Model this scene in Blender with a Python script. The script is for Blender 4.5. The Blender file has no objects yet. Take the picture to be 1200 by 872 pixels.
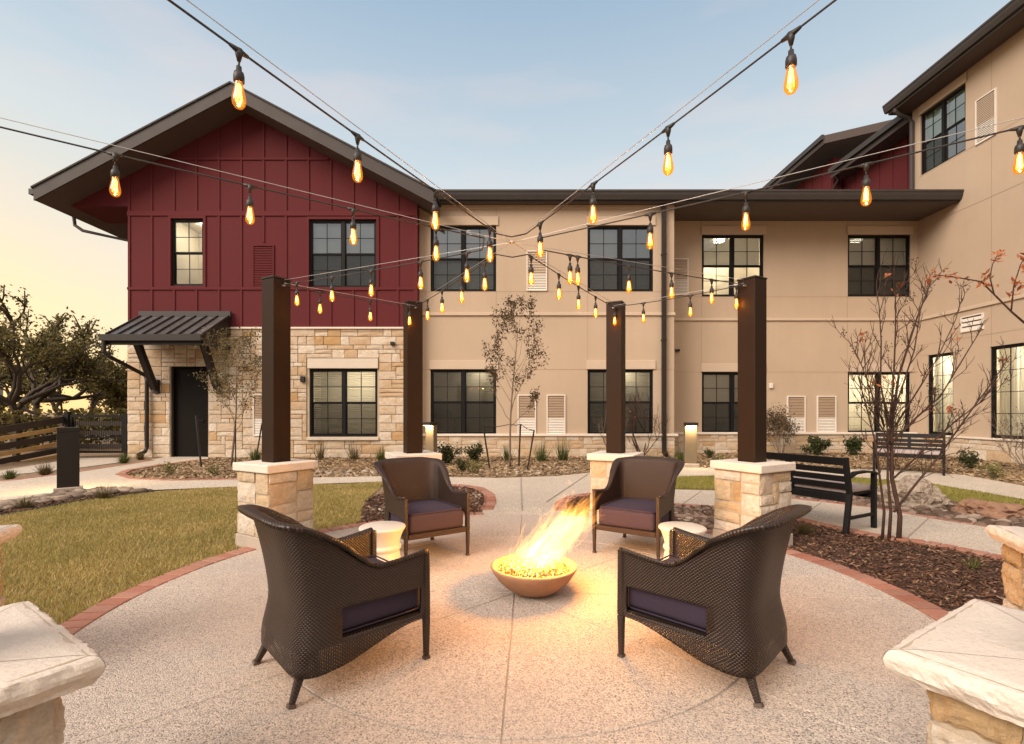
import bpy, bmesh, math, random
import numpy as np
from math import sin, cos, pi, radians, atan2, sqrt
from mathutils import Vector, Matrix, noise as mnoise

SC = bpy.context.scene
COL = SC.collection
rng = random.Random(11)

# ------------------------------------------------------------------ camera
F = 570.0            # focal length in photo pixels (photo 1200 wide)
HZ = 482.0           # horizon row in the photo
H = 1.25             # eye height
cam_d = bpy.data.cameras.new("camera")
cam = bpy.data.objects.new("camera", cam_d)
COL.objects.link(cam)
cam.location = (0, 0, H)
cam.rotation_euler = (radians(90), 0, 0)
cam_d.sensor_width = 36
cam_d.lens = F / 1200 * 36
cam_d.shift_y = (HZ - 436) / 1200
cam_d.clip_start = 0.05
cam_d.clip_end = 2000
SC.camera = cam

# ------------------------------------------------------------------ sky, fill sun, exposure
W = bpy.data.worlds.new("World")
SC.world = W
W.use_nodes = True
wn = W.node_tree.nodes
wl = W.node_tree.links
wn.clear()

SUN_AZ = radians(-62)      # glow low on the left, beyond the red wing (from +Y towards +X)


def wnode(t, **k):
    n = wn.new(t)
    for a, b in k.items():
        setattr(n, a, b)
    return n


def wmath(op, a, b=None, c=None, clamp=False):
    n = wnode('ShaderNodeMath', operation=op, use_clamp=clamp)
    for i, v in enumerate((a, b, c)):
        if v is None:
            continue
        if isinstance(v, (int, float)):
            n.inputs[i].default_value = v
        else:
            wl.new(v, n.inputs[i])
    return n.outputs[0]


def wmix(f, a, b, mode='MIX'):
    n = wnode('ShaderNodeMix', data_type='RGBA', blend_type=mode)
    if isinstance(f, (int, float)):
        n.inputs[0].default_value = f
    else:
        wl.new(f, n.inputs[0])
    for i, v in ((6, a), (7, b)):
        if isinstance(v, tuple):
            n.inputs[i].default_value = (*v, 1)
        else:
            wl.new(v, n.inputs[i])
    return n.outputs[2]


tc = wnode('ShaderNodeTexCoord')
sep = wnode('ShaderNodeSeparateXYZ')
wl.new(tc.outputs['Generated'], sep.inputs[0])
dx, dy, dz = sep.outputs
elev = wmath('MAXIMUM', dz, 0.0)
ramp = wnode('ShaderNodeValToRGB')
cr = ramp.color_ramp
cr.elements[0].position = 0.0
cr.elements[0].color = (0.80, 0.58, 0.40, 1)
cr.elements[1].position = 1.0
cr.elements[1].color = (0.22, 0.32, 0.46, 1)
for p, c in ((0.14, (0.76, 0.66, 0.53)), (0.28, (0.61, 0.61, 0.585)), (0.42, (0.50, 0.57, 0.61)), (0.65, (0.28, 0.385, 0.50))):
    e = cr.elements.new(p)
    e.color = (*c, 1)
wl.new(elev, ramp.inputs[0])
# glow round the place where the sun went down
gd = wnode('ShaderNodeVectorMath', operation='DOT_PRODUCT')
wl.new(tc.outputs['Generated'], gd.inputs[0])
gd.inputs[1].default_value = (sin(SUN_AZ) * 0.995, cos(SUN_AZ) * 0.995, 0.06)
g1 = wmath('POWER', wmath('MAXIMUM', gd.outputs['Value'], 0.0), 9.0)
g1 = wmath('MULTIPLY', g1, wmath('SUBTRACT', 1.0, wmath('MULTIPLY', elev, 2.0), clamp=True))
col = wmix(g1, ramp.outputs[0], (0.86, 0.60, 0.21))
# a few pale wisps
nz = wnode('ShaderNodeTexNoise')
nz.inputs['Scale'].default_value = 2.2
nz.inputs['Detail'].default_value = 4
mp = wnode('ShaderNodeMapping')
mp.inputs['Scale'].default_value = (1, 1, 4.5)
wl.new(tc.outputs['Generated'], mp.inputs[0])
wl.new(mp.outputs[0], nz.inputs['Vector'])
cl = wmath('MULTIPLY', wmath('SUBTRACT', nz.outputs['Fac'], 0.50, clamp=True), 1.3)
col = wmix(cl, col, (0.80, 0.60, 0.54))
# sky high up behind the viewer brightened as added fill for the facade
bh = wmath('MULTIPLY_ADD', dy, -1.6, 0.1, clamp=True)
low = wmath('SUBTRACT', 1.0, wmath('MULTIPLY', elev, 4.0), clamp=True)
col = wmix(wmath('MULTIPLY', bh, low), col, (0.20, 0.18, 0.17))  # low band behind the viewer darkened to calm the window reflections
up_ = wmath('MULTIPLY_ADD', elev, 2.6, -0.95, clamp=True)
back = wmath('MULTIPLY', wmath('MULTIPLY_ADD', dy, -1.0, 0.2, clamp=True), up_)
col2 = wmix(back, col, (2.5, 2.0, 1.55))
sky = wnode('ShaderNodeTexSky', sky_type='NISHITA')
sky.sun_disc = False
sky.sun_elevation = radians(3)
sky.sun_rotation = SUN_AZ
sky_s = wmix(1.0, sky.outputs[0], (0.02, 0.02, 0.02), 'MULTIPLY')
tot = wmix(1.0, col2, sky_s, 'ADD')
bg = wnode('ShaderNodeBackground')
wl.new(tot, bg.inputs[0])
bg.inputs[1].default_value = 0.95
wo = wnode('ShaderNodeOutputWorld')
wl.new(bg.outputs[0], wo.inputs[0])

sd = bpy.data.lights.new("fill_sun", 'SUN')
sd.energy = 3.2
sd.angle = radians(38)          # broad soft fill, added from behind the viewer to brighten the facade
sd.color = (1.0, 0.86, 0.73)
fill_sun = bpy.data.objects.new("fill_sun", sd)
COL.objects.link(fill_sun)
fill_sun.rotation_euler = (radians(57), 0, radians(-49))

SC.view_settings.view_transform = 'Standard'
SC.view_settings.look = 'None'
SC.view_settings.exposure = 0.42
SC.view_settings.gamma = 1.0
SC.render.engine = 'CYCLES'
cy = SC.cycles
cy.use_denoising = True
cy.max_bounces = 10
cy.diffuse_bounces = 4
cy.glossy_bounces = 3
cy.transmission_bounces = 4
cy.transparent_max_bounces = 64
cy.sample_clamp_indirect = 6.0
cy.caustics_reflective = False
cy.caustics_refractive = False


# ------------------------------------------------------------------ materials
class NT:
    """tiny node helper"""

    def __init__(self, name):
        self.m = bpy.data.materials.new(name)
        self.m.use_nodes = True
        self.t = self.m.node_tree
        self.n = self.t.nodes
        self.l = self.t.links
        self.b = self.n['Principled BSDF']
        self.o = self.n['Material Output']

    def node(self, t, **k):
        n = self.n.new(t)
        for a, b in k.items():
            setattr(n, a, b)
        return n

    def put(self, sock, v):
        if isinstance(v, (int, float)):
            sock.default_value = v
        elif isinstance(v, tuple):
            sock.default_value = (*v, 1) if len(v) == 3 and sock.type == 'RGBA' else v
        else:
            self.l.new(v, sock)

    def math(self, op, a, b=None, c=None, clamp=False):
        n = self.node('ShaderNodeMath', operation=op, use_clamp=clamp)
        for i, v in enumerate((a, b, c)):
            if v is not None:
                self.put(n.inputs[i], v)
        return n.outputs[0]

    def mix(self, f, a, b, mode='MIX'):
        n = self.node('ShaderNodeMix', data_type='RGBA', blend_type=mode)
        self.put(n.inputs[0], f)
        self.put(n.inputs[6], a)
        self.put(n.inputs[7], b)
        return n.outputs[2]

    def coord(self, kind='Object'):
        if kind == 'World':
            return self.node('ShaderNodeNewGeometry').outputs['Position']
        return self.node('ShaderNodeTexCoord').outputs[kind]

    def noise(self, scale, detail=3, rough=0.55, vec=None, kind='Object', stretch=None):
        n = self.node('ShaderNodeTexNoise')
        n.inputs['Scale'].default_value = scale
        n.inputs['Detail'].default_value = detail
        n.inputs['Roughness'].default_value = rough
        v = vec if vec is not None else self.coord(kind)
        if stretch:
            mpn = self.node('ShaderNodeMapping')
            mpn.inputs['Scale'].default_value = stretch
            self.l.new(v, mpn.inputs[0])
            v = mpn.outputs[0]
        self.l.new(v, n.inputs['Vector'])
        return n.outputs['Fac']

    def voro(self, scale, feature='F1', out='Color', kind='World'):
        n = self.node('ShaderNodeTexVoronoi', feature=feature)
        n.inputs['Scale'].default_value = scale
        self.l.new(self.coord(kind), n.inputs['Vector'])
        return n.outputs[out]

    def ramp(self, f, stops, interp='LINEAR'):
        n = self.node('ShaderNodeValToRGB')
        r = n.color_ramp
        r.interpolation = interp
        while len(r.elements) < len(stops):
            r.elements.new(0.5)
        for e, (p, c) in zip(r.elements, stops):
            e.position = p
            e.color = (*c, 1) if len(c) == 3 else c
        self.l.new(f, n.inputs[0])
        return n.outputs[0]

    def bump(self, h, dist=0.01, strength=1.0):
        n = self.node('ShaderNodeBump')
        n.inputs['Distance'].default_value = dist
        n.inputs['Strength'].default_value = strength
        self.l.new(h, n.inputs['Height'])
        self.l.new(n.outputs[0], self.b.inputs['Normal'])

    def island(self):
        return self.node('ShaderNodeNewGeometry').outputs['Random Per Island']

    def fin(self, color, rough=0.7, metal=0.0, spec=None):
        self.put(self.b.inputs['Base Color'], color)
        self.put(self.b.inputs['Roughness'], rough)
        self.b.inputs['Metallic'].default_value = metal
        if spec is not None:
            self.b.inputs['Specular IOR Level'].default_value = spec
        return self.m


def sc3(c, k):
    return tuple(x * k for x in c)


def m_plain(name, c, rough=0.6, metal=0.0, var=0.25, scale=6.0, bump=0.0, bscale=60.0, kind='World', spec=None):
    t = NT(name)
    f = t.noise(scale, 4, kind=kind)
    cc = t.mix(f, sc3(c, 1 - var), sc3(c, 1 + var))
    if bump:
        t.bump(t.noise(bscale, 4, kind=kind), bump)
    r = t.math('MULTIPLY_ADD', f, 0.15, rough - 0.07)
    return t.fin(cc, r, metal, spec)


def m_stucco(name, c):
    t = NT(name)
    big = t.noise(0.7, 5, 0.6, kind='World')
    fine = t.noise(55, 3, 0.7, kind='World')
    streak = t.noise(1.6, 4, 0.6, kind='World', stretch=(3.0, 3.0, 0.35))
    cc = t.mix(big, sc3(c, 0.84), sc3(c, 1.12))
    cc = t.mix(t.math('MULTIPLY', streak, 0.4), cc, sc3(c, 0.80))
    cc = t.mix(t.math('MULTIPLY', fine, 0.3), cc, sc3(c, 0.82))
    t.bump(t.noise(160, 4, 0.75, kind='World'), 0.004, 0.8)
    return t.fin(cc, 0.9, spec=0.2)


def m_stone(name, near=False, pale=False):
    t = NT(name)
    r = t.island()
    if pale:
        st = [(0.0, (0.56, 0.49, 0.41)), (0.4, (0.64, 0.57, 0.48)), (0.62, (0.55, 0.44, 0.32)), (0.85, (0.56, 0.42, 0.26)), (1.0, (0.46, 0.29, 0.13))]
    else:
        st = [(0.0, (0.54, 0.44, 0.34)), (0.3, (0.65, 0.57, 0.47)), (0.48, (0.50, 0.36, 0.23)), (0.7, (0.60, 0.51, 0.41)), (0.88, (0.46, 0.275, 0.125)), (1.0, (0.70, 0.64, 0.56))]
    base = t.ramp(r, st)
    n1 = t.noise(5, 6, 0.65, kind='World')
    n2 = t.noise(26, 5, 0.7, kind='World')
    cc = t.mix(t.ramp(n1, [(0.48, (0, 0, 0)), (0.72, (0.65, 0.65, 0.65))]), base, (0.44, 0.25, 0.10))
    cc = t.mix(t.ramp(n2, [(0.35, (0.4, 0.4, 0.4)), (0.6, (0, 0, 0))]), cc, (0.30, 0.23, 0.15))
    t.bump(t.noise(45 if near else 25, 7, 0.72, kind='World'), 0.012 if near else 0.010, 0.9)
    return t.fin(cc, 0.92, spec=0.15)


def m_cap(name, c=(0.70, 0.615, 0.53)):
    t = NT(name)
    n1 = t.noise(4, 6, 0.65, kind='World')
    n2 = t.noise(70, 5, 0.7, kind='World')
    cc = t.mix(n1, sc3(c, 0.86), sc3(c, 1.08))
    cc = t.mix(t.ramp(n2, [(0.3, (0.5, 0.5, 0.5)), (0.5, (0, 0, 0))]), cc, sc3(c, 0.7))
    t.bump(t.noise(60, 7, 0.7, kind='World'), 0.006, 0.8)
    return t.fin(cc, 0.9, spec=0.15)


def m_aggregate(name, c, sp=140, joint=None):
    t = NT(name)
    v = t.voro(sp)
    sepc = t.node('ShaderNodeSeparateColor')
    t.l.new(v, sepc.inputs[0])
    peb = t.ramp(sepc.outputs[0], [(0.0, sc3(c, 0.25)), (0.22, sc3(c, 0.72)), (0.55, c), (0.8, (c[0] * 1.2, c[1] * 1.16, c[2] * 1.1)), (1.0, (c[0] * 1.4, c[1] * 1.36, c[2] * 1.3))])
    big = t.noise(0.9, 6, 0.62, kind='World')
    st = t.noise(3.2, 6, 0.7, kind='World')
    cc = t.mix(t.ramp(big, [(0.35, (0, 0, 0)), (0.7, (0.7, 0.7, 0.7))]), peb, (c[0] * 0.80, c[1] * 0.74, c[2] * 0.70))
    cc = t.mix(t.ramp(st, [(0.55, (0, 0, 0)), (0.75, (0.45, 0.45, 0.45))]), cc, sc3(c, 0.6))
    d = t.voro(sp, out='Distance')
    t.bump(t.math('SUBTRACT', 1.0, d), 0.0035, 0.9)
    return t.fin(cc, 0.85, spec=0.2)


def m_island(name, stops, rough=0.85, bump=0.004, bscale=90, spec=0.2):
    t = NT(name)
    cc = t.ramp(t.island(), stops)
    n = t.noise(30, 5, 0.7, kind='World')
    cc = t.mix(t.math('MULTIPLY', n, 0.6), cc, t.mix(0.55, cc, (0.02, 0.015, 0.01)))
    if bump:
        t.bump(t.noise(bscale, 5, 0.7, kind='World'), bump)
    return t.fin(cc, rough, spec=spec)


def m_leaf(name, a, b, c, patch=False):
    t = NT(name)
    r = t.island()
    cc = t.ramp(r, [(0.0, a), (0.5, b), (1.0, c)])
    if patch:
        pn = t.noise(1.1, 6, 0.65, kind='World')
        cc = t.mix(t.ramp(pn, [(0.38, (0, 0, 0)), (0.62, (0.75, 0.75, 0.75))]), cc, t.mix(0.5, cc, (0.16, 0.165, 0.03)))
        pn2 = t.noise(7, 4, 0.6, kind='World')
        cc = t.mix(t.ramp(pn2, [(0.5, (0, 0, 0)), (0.72, (0.6, 0.6, 0.6))]), cc, (0.42, 0.33, 0.16))
    t.b.inputs['Subsurface Weight'].default_value = 0.0
    m = t.fin(cc, 0.65, spec=0.25)
    tr = t.node('ShaderNodeBsdfTranslucent')
    t.put(tr.inputs[0], cc)
    mx = t.node('ShaderNodeMixShader')
    mx.inputs[0].default_value = 0.3
    t.l.new(t.b.outputs[0], mx.inputs[1])
    t.l.new(tr.outputs[0], mx.inputs[2])
    t.l.new(mx.outputs[0], t.o.inputs[0])
    return m


def m_weave(name, gaps=True):
    t = NT(name)
    uv = t.node('ShaderNodeUVMap').outputs[0]
    s = t.node('ShaderNodeSeparateXYZ')
    t.l.new(uv, s.inputs[0])
    u, v = s.outputs[0], s.outputs[1]
    q, p = 0.0078, 0.0155
    vr = t.math('DIVIDE', v, q)
    row = t.math('FLOOR', vr)
    odd = t.math('FLOORED_MODULO', row, 2.0)
    uu = t.math('ADD', t.math('DIVIDE', u, p), t.math('MULTIPLY', odd, 0.5))
    hu = t.math('MULTIPLY_ADD', t.math('SINE', t.math('MULTIPLY', uu, 2 * pi)), 0.5, 0.5)
    hv = t.math('SINE', t.math('MULTIPLY', t.math('FRACT', vr), pi))
    h = t.math('MULTIPLY', hu, t.math('POWER', hv, 0.6))
    n = t.noise(9, 4, kind='Object')
    ca = t.mix(n, (0.042, 0.0195, 0.011), (0.074, 0.037, 0.0215))
    cc = t.mix(h, (0.006, 0.0035, 0.0025), ca)
    t.bump(h, 0.003, 0.9)
    m = t.fin(cc, 0.38, spec=0.45)
    if not gaps:
        return m
    # the open weave low down on the shell: small gaps between the strands
    z = t.node('ShaderNodeSeparateXYZ')
    t.l.new(t.coord('Object'), z.inputs[0])
    low = t.math('LESS_THAN', z.outputs[2], 0.215)
    gap = t.math('MULTIPLY', low, t.math('LESS_THAN', h, 0.07))
    tr = t.node('ShaderNodeBsdfTransparent')
    mx = t.node('ShaderNodeMixShader')
    t.l.new(gap, mx.inputs[0])
    t.l.new(t.b.outputs[0], mx.inputs[1])
    t.l.new(tr.outputs[0], mx.inputs[2])
    t.l.new(mx.outputs[0], t.o.inputs[0])
    return m


def m_emit(name, c, s):
    t = NT(name)
    e = t.node('ShaderNodeEmission')
    e.inputs[0].default_value = (*c, 1)
    e.inputs[1].default_value = s
    t.l.new(e.outputs[0], t.o.inputs[0])
    return t.m


def m_glass(name, refl=0.16, tint=(0.86, 0.9, 0.88)):
    t = NT(name)
    tr = t.node('ShaderNodeBsdfTransparent')
    tr.inputs[0].default_value = (*tint, 1)
    gl = t.node('ShaderNodeBsdfGlossy')
    gl.inputs['Roughness'].default_value = 0.015
    gl.inputs[0].default_value = (0.95, 0.97, 1, 1)
    n = t.noise(0.8, 2, kind='World')
    bm_ = t.node('ShaderNodeBump')
    bm_.inputs['Distance'].default_value = 0.004
    t.l.new(n, bm_.inputs['Height'])
    t.l.new(bm_.outputs[0], gl.inputs['Normal'])
    fr = t.node('ShaderNodeFresnel')
    fr.inputs[0].default_value = 1.5
    f = t.math('MULTIPLY_ADD', fr.outputs[0], 1.0, refl - 0.04, clamp=True)
    mx = t.node('ShaderNodeMixShader')
    t.l.new(f, mx.inputs[0])
    t.l.new(tr.outputs[0], mx.inputs[1])
    t.l.new(gl.outputs[0], mx.inputs[2])
    t.l.new(mx.outputs[0], t.o.inputs[0])
    return t.m


def m_bulb(name):
    t = NT(name)
    tr = t.node('ShaderNodeBsdfTransparent')
    tr.inputs[0].default_value = (0.95, 0.60, 0.20, 1)
    gl = t.node('ShaderNodeBsdfGlossy')
    gl.inputs['Roughness'].default_value = 0.05
    em = t.node('ShaderNodeEmission')
    em.inputs[0].default_value = (1.0, 0.33, 0.02, 1)
    em.inputs[1].default_value = 0.24
    mx = t.node('ShaderNodeMixShader')
    mx.inputs[0].default_value = 0.1
    t.l.new(tr.outputs[0], mx.inputs[1])
    t.l.new(gl.outputs[0], mx.inputs[2])
    ad = t.node('ShaderNodeAddShader')
    t.l.new(mx.outputs[0], ad.inputs[0])
    t.l.new(em.outputs[0], ad.inputs[1])
    t.l.new(ad.outputs[0], t.o.inputs[0])
    return t.m


def m_flame(name):
    t = NT(name)
    s = t.node('ShaderNodeSeparateXYZ')
    t.l.new(t.node('ShaderNodeUVMap').outputs[0], s.inputs[0])
    v = s.outputs[1]
    mpr = t.node('ShaderNodeMapping')
    mpr.inputs['Rotation'].default_value = (0, radians(-41), 0)
    t.l.new(t.coord('Object'), mpr.inputs[0])
    n = t.noise(30, 3, 0.6, vec=mpr.outputs[0], stretch=(1.0, 1.0, 0.22))
    cc = t.ramp(v, [(0.0, (1.0, 0.55, 0.14)), (0.45, (1.0, 0.44, 0.09)), (1.0, (1.0, 0.31, 0.04))])
    st = t.ramp(v, [(0.0, (0.30, 0.30, 0.30)), (0.2, (1.0, 1.0, 1.0)), (0.55, (0.55, 0.55, 0.55)), (1.0, (0.16, 0.16, 0.16))])
    em = t.node('ShaderNodeEmission')
    t.l.new(cc, em.inputs[0])
    t.l.new(t.math('MULTIPLY', t.math('MULTIPLY', st, t.math('POWER', t.math('MULTIPLY', n, 1.7), 2.8)), 0.22), em.inputs[1])
    tr = t.node('ShaderNodeBsdfTransparent')
    ad = t.node('ShaderNodeAddShader')
    t.l.new(tr.outputs[0], ad.inputs[0])
    t.l.new(em.outputs[0], ad.inputs[1])
    t.l.new(ad.outputs[0], t.o.inputs[0])
    return t.m


M = {}
M['stucco'] = m_stucco('beige_stucco', (0.48, 0.368, 0.270))
M['stucco_band'] = m_stucco('pale_stucco', (0.55, 0.432, 0.328))
M['red'] = m_plain('red_siding', (0.098, 0.0158, 0.0185), 0.8, var=0.16, scale=1.3, bump=0.003, bscale=40, spec=0.2)
M['red_trim'] = m_plain('red_trim', (0.104, 0.0168, 0.0195), 0.8, var=0.10, scale=3.0, spec=0.2)
M['stone'] = m_stone('limestone')
M['stone_near'] = m_stone('limestone_rough', True, True)
M['cap'] = m_cap('limestone_cap')
M['cast'] = m_cap('cast_stone', (0.60, 0.52, 0.43))
M['mortar'] = m_plain('mortar', (0.42, 0.34, 0.25), 0.95, var=0.15, scale=20, bump=0.004)
M['plinth'] = m_plain('plinth_concrete', (0.40, 0.33, 0.27), 0.9, var=0.15, scale=8, bump=0.003)
M['post'] = m_plain('bronze_post', (0.023, 0.0115, 0.006), 0.55, 0.0, var=0.25, scale=5, spec=0.15)
M['metal'] = m_plain('dark_bronze', (0.020, 0.015, 0.012), 0.5, 0.0, var=0.2, scale=4, spec=0.3)
M['roof'] = m_plain('dark_roof', (0.040, 0.034, 0.032), 0.5, 0.0, var=0.2, scale=3, spec=0.35)
M['shingle'] = m_plain('dark_shingle', (0.055, 0.05, 0.048), 0.9, var=0.4, scale=14, bump=0.01)
M['fascia'] = m_plain('brown_fascia', (0.042, 0.033, 0.031), 0.7, var=0.12, scale=3)
M['soffit'] = m_plain('brown_soffit', (0.085, 0.062, 0.054), 0.7, var=0.12, scale=3)
M['black'] = m_plain('black_frame', (0.006, 0.0055, 0.0055), 0.6, var=0.2, scale=4, spec=0.2)
M['door'] = m_plain('dark_door', (0.007, 0.005, 0.004), 0.75, var=0.2, scale=3, spec=0.12)
M['screen'] = None
_t = NT('insect_screen_mesh')
_a = _t.node('ShaderNodeBsdfTransparent')
_d = _t.node('ShaderNodeBsdfDiffuse')
_d.inputs[0].default_value = (0.02, 0.02, 0.02, 1)
_x = _t.node('ShaderNodeMixShader')
_x.inputs[0].default_value = 0.5
_t.l.new(_a.outputs[0], _x.inputs[1])
_t.l.new(_d.outputs[0], _x.inputs[2])
_t.l.new(_x.outputs[0], _t.o.inputs[0])
M['screen'] = _t.m
M['glass'] = m_glass('window_glass', 0.10)
M['glass_sky'] = m_glass('window_glass_upper', 0.20)
M['blind'] = m_plain('white_blind', (0.55, 0.52, 0.47), 0.6, var=0.05)
def m_cloth(name, c, f):
    t = NT(name)
    tr = t.node('ShaderNodeBsdfTranslucent')
    tr.inputs[0].default_value = (*c, 1)
    df = t.node('ShaderNodeBsdfDiffuse')
    df.inputs[0].default_value = (*c, 1)
    mx = t.node('ShaderNodeMixShader')
    mx.inputs[0].default_value = f
    t.l.new(df.outputs[0], mx.inputs[1])
    t.l.new(tr.outputs[0], mx.inputs[2])
    t.l.new(mx.outputs[0], t.o.inputs[0])
    return t.m


M['curtain'] = m_cloth('white_curtain', (0.80, 0.76, 0.68), 0.6)
M['room'] = m_plain('room_paint', (0.52, 0.46, 0.37), 0.9, var=0.08)
M['vent_w'] = m_plain('white_grille', (0.66, 0.60, 0.53), 0.6, var=0.06)
M['vent_t'] = m_plain('tan_grille', (0.34, 0.24, 0.16), 0.65, var=0.08)
M['vent_d'] = m_plain('grille_shadow_gap', (0.10, 0.075, 0.055), 0.8)
M['patio'] = m_aggregate('exposed_aggregate', (0.50, 0.440, 0.390), 185)
M['path'] = m_aggregate('pale_concrete', (0.54, 0.48, 0.41), 130)
M['joint'] = m_plain('joint_fill', (0.33, 0.28, 0.235), 0.95, var=0.3, scale=30)
M['brick'] = m_island('red_brick', [(0.0, (0.33, 0.135, 0.09)), (0.4, (0.41, 0.19, 0.135)), (0.75, (0.46, 0.25, 0.185)), (1.0, (0.34, 0.17, 0.125))])
M['ground'] = m_plain('dry_soil', (0.23, 0.155, 0.09), 0.95, var=0.55, scale=9, bump=0.03, bscale=25)
M['mulch'] = m_plain('mulch_soil', (0.075, 0.042, 0.028), 0.95, var=0.5, scale=14, bump=0.03, bscale=40)
M['chips'] = m_island('mulch_chips', [(0.0, (0.045, 0.022, 0.014)), (0.45, (0.11, 0.052, 0.031)), (0.8, (0.19, 0.092, 0.054)), (1.0, (0.40, 0.26, 0.17))], bump=0)
M['chips_tan'] = m_island('dry_chips', [(0.0, (0.17, 0.105, 0.055)), (0.45, (0.33, 0.22, 0.12)), (0.8, (0.45, 0.32, 0.19)), (1.0, (0.58, 0.45, 0.30))], bump=0)
M['rock_b'] = m_island('brown_river_rock', [(0.0, (0.07, 0.045, 0.032)), (0.4, (0.16, 0.105, 0.075)), (0.75, (0.26, 0.185, 0.14)), (1.0, (0.40, 0.32, 0.26))], 0.8, 0.006, 40)
M['rock'] = m_island('river_rock', [(0.0, (0.16, 0.12, 0.09)), (0.35, (0.27, 0.20, 0.15)), (0.7, (0.36, 0.28, 0.21)), (1.0, (0.47, 0.40, 0.32))], 0.8, 0.006, 40)
M['boulder'] = m_plain('boulder_stone', (0.33, 0.26, 0.20), 0.95, var=0.95, scale=16, bump=0.08, bscale=14)
M['boulder_red'] = m_plain('red_boulder', (0.27, 0.15, 0.095), 0.95, var=0.5, scale=6, bump=0.04, bscale=14)
M['turf'] = m_plain('turf_soil', (0.17, 0.14, 0.045), 0.95, var=0.4, scale=5, bump=0.02, bscale=50)
M['blade'] = m_leaf('grass_blades', (0.29, 0.235, 0.065), (0.46, 0.36, 0.125), (0.70, 0.53, 0.26), True)
M['blade_g'] = m_leaf('green_blades', (0.22, 0.23, 0.045), (0.32, 0.29, 0.07), (0.44, 0.36, 0.11), True)
M['clump'] = m_leaf('clump_blades', (0.05, 0.045, 0.015), (0.11, 0.085, 0.03), (0.2, 0.14, 0.06))
M['clump_g'] = m_leaf('green_clump_blades', (0.04, 0.06, 0.015), (0.09, 0.11, 0.03), (0.2, 0.2, 0.06))
M['bark'] = m_plain('grey_bark', (0.16, 0.115, 0.080), 0.9, var=0.4, scale=20, bump=0.01, bscale=60)
M['bark_r'] = m_plain('red_bark', (0.050, 0.024, 0.015), 0.85, var=0.5, scale=15, bump=0.006, bscale=50)
M['bark_d'] = m_plain('dark_bark', (0.055, 0.04, 0.028), 0.9, var=0.4, scale=12, bump=0.02, bscale=30)
M['oak_leaf'] = m_leaf('oak_leaves', (0.075, 0.070, 0.020), (0.14, 0.12, 0.036), (0.26, 0.20, 0.07))
M['young_leaf'] = m_leaf('young_tree_leaves', (0.07, 0.06, 0.022), (0.13, 0.105, 0.04), (0.22, 0.17, 0.075))
M['young_leaf_d'] = m_leaf('dark_young_leaves', (0.045, 0.03, 0.014), (0.09, 0.06, 0.028), (0.16, 0.11, 0.055))
M['orange_leaf'] = m_leaf('orange_leaves', (0.30, 0.085, 0.03), (0.40, 0.13, 0.05), (0.46, 0.20, 0.09))
M['seed'] = m_plain('dark_seed_heads', (0.05, 0.022, 0.015), 0.8)
M['bush_leaf'] = m_leaf('bush_leaves', (0.02, 0.03, 0.01), (0.045, 0.055, 0.018), (0.09, 0.10, 0.035))
M['low_leaf'] = m_leaf('pale_low_leaves', (0.10, 0.11, 0.03), (0.20, 0.19, 0.06), (0.33, 0.29, 0.12))
M['weave'] = m_weave('brown_wicker')
M['weave_bar'] = m_weave('brown_wicker_bar', False)
M['tip'] = m_plain('leg_tip', (0.09, 0.06, 0.045), 0.5)
M['cushion'] = m_plain('plum_fabric', (0.030, 0.018, 0.035), 0.85, var=0.15, scale=10, bump=0.0015, bscale=400, kind='Object')
M['ceramic'] = m_plain('white_ceramic', (0.60, 0.55, 0.48), 0.4, var=0.04, scale=3)
M['bowl'] = m_plain('terracotta_bowl', (0.36, 0.19, 0.105), 0.85, var=0.15, scale=12, bump=0.003, bscale=120)
M['fireglass'] = m_island('fire_glass', [(0.0, (0.12, 0.07, 0.025)), (0.5, (0.35, 0.24, 0.10)), (1.0, (0.62, 0.50, 0.28))], 0.2, 0, spec=0.6)
M['cable'] = m_plain('black_cable', (0.02, 0.016, 0.014), 0.5)
M['wire'] = m_plain('steel_wire', (0.55, 0.52, 0.5), 0.35, 0.7)
M['bulb'] = m_bulb('amber_glass')
M['filament'] = m_emit('filament_glow', (1.0, 0.55, 0.13), 13.0)
M['flame'] = m_flame('flame_light')
M['lamp_on'] = m_emit('warm_lamp', (1.0, 0.80, 0.52), 9.0)
M['lens'] = m_emit('bollard_lens_light', (1.0, 0.75, 0.40), 9.0)
M['bench'] = m_plain('black_bench_metal', (0.008, 0.007, 0.007), 0.6, 0.0, var=0.2, spec=0.2)
M['bench_cushion'] = m_plain('grey_lilac_fabric', (0.36, 0.29, 0.27), 0.9, var=0.1, bump=0.002, bscale=200)
M['bollard_lit_face'] = m_plain('bollard_bronze_lit', (0.16, 0.12, 0.075), 0.5, 0.1, var=0.1)  # lighter bronze: lamplight on the shaft put into its colour
M['slat_wood'] = m_plain('amber_board', (0.42, 0.25, 0.09), 0.7, var=0.3, scale=5)
M['fence_dark'] = m_plain('dark_board', (0.035, 0.022, 0.015), 0.7, var=0.3, scale=5)
M['grey_wall'] = m_plain('grey_render', (0.20, 0.19, 0.18), 0.9, var=0.1)


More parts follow.
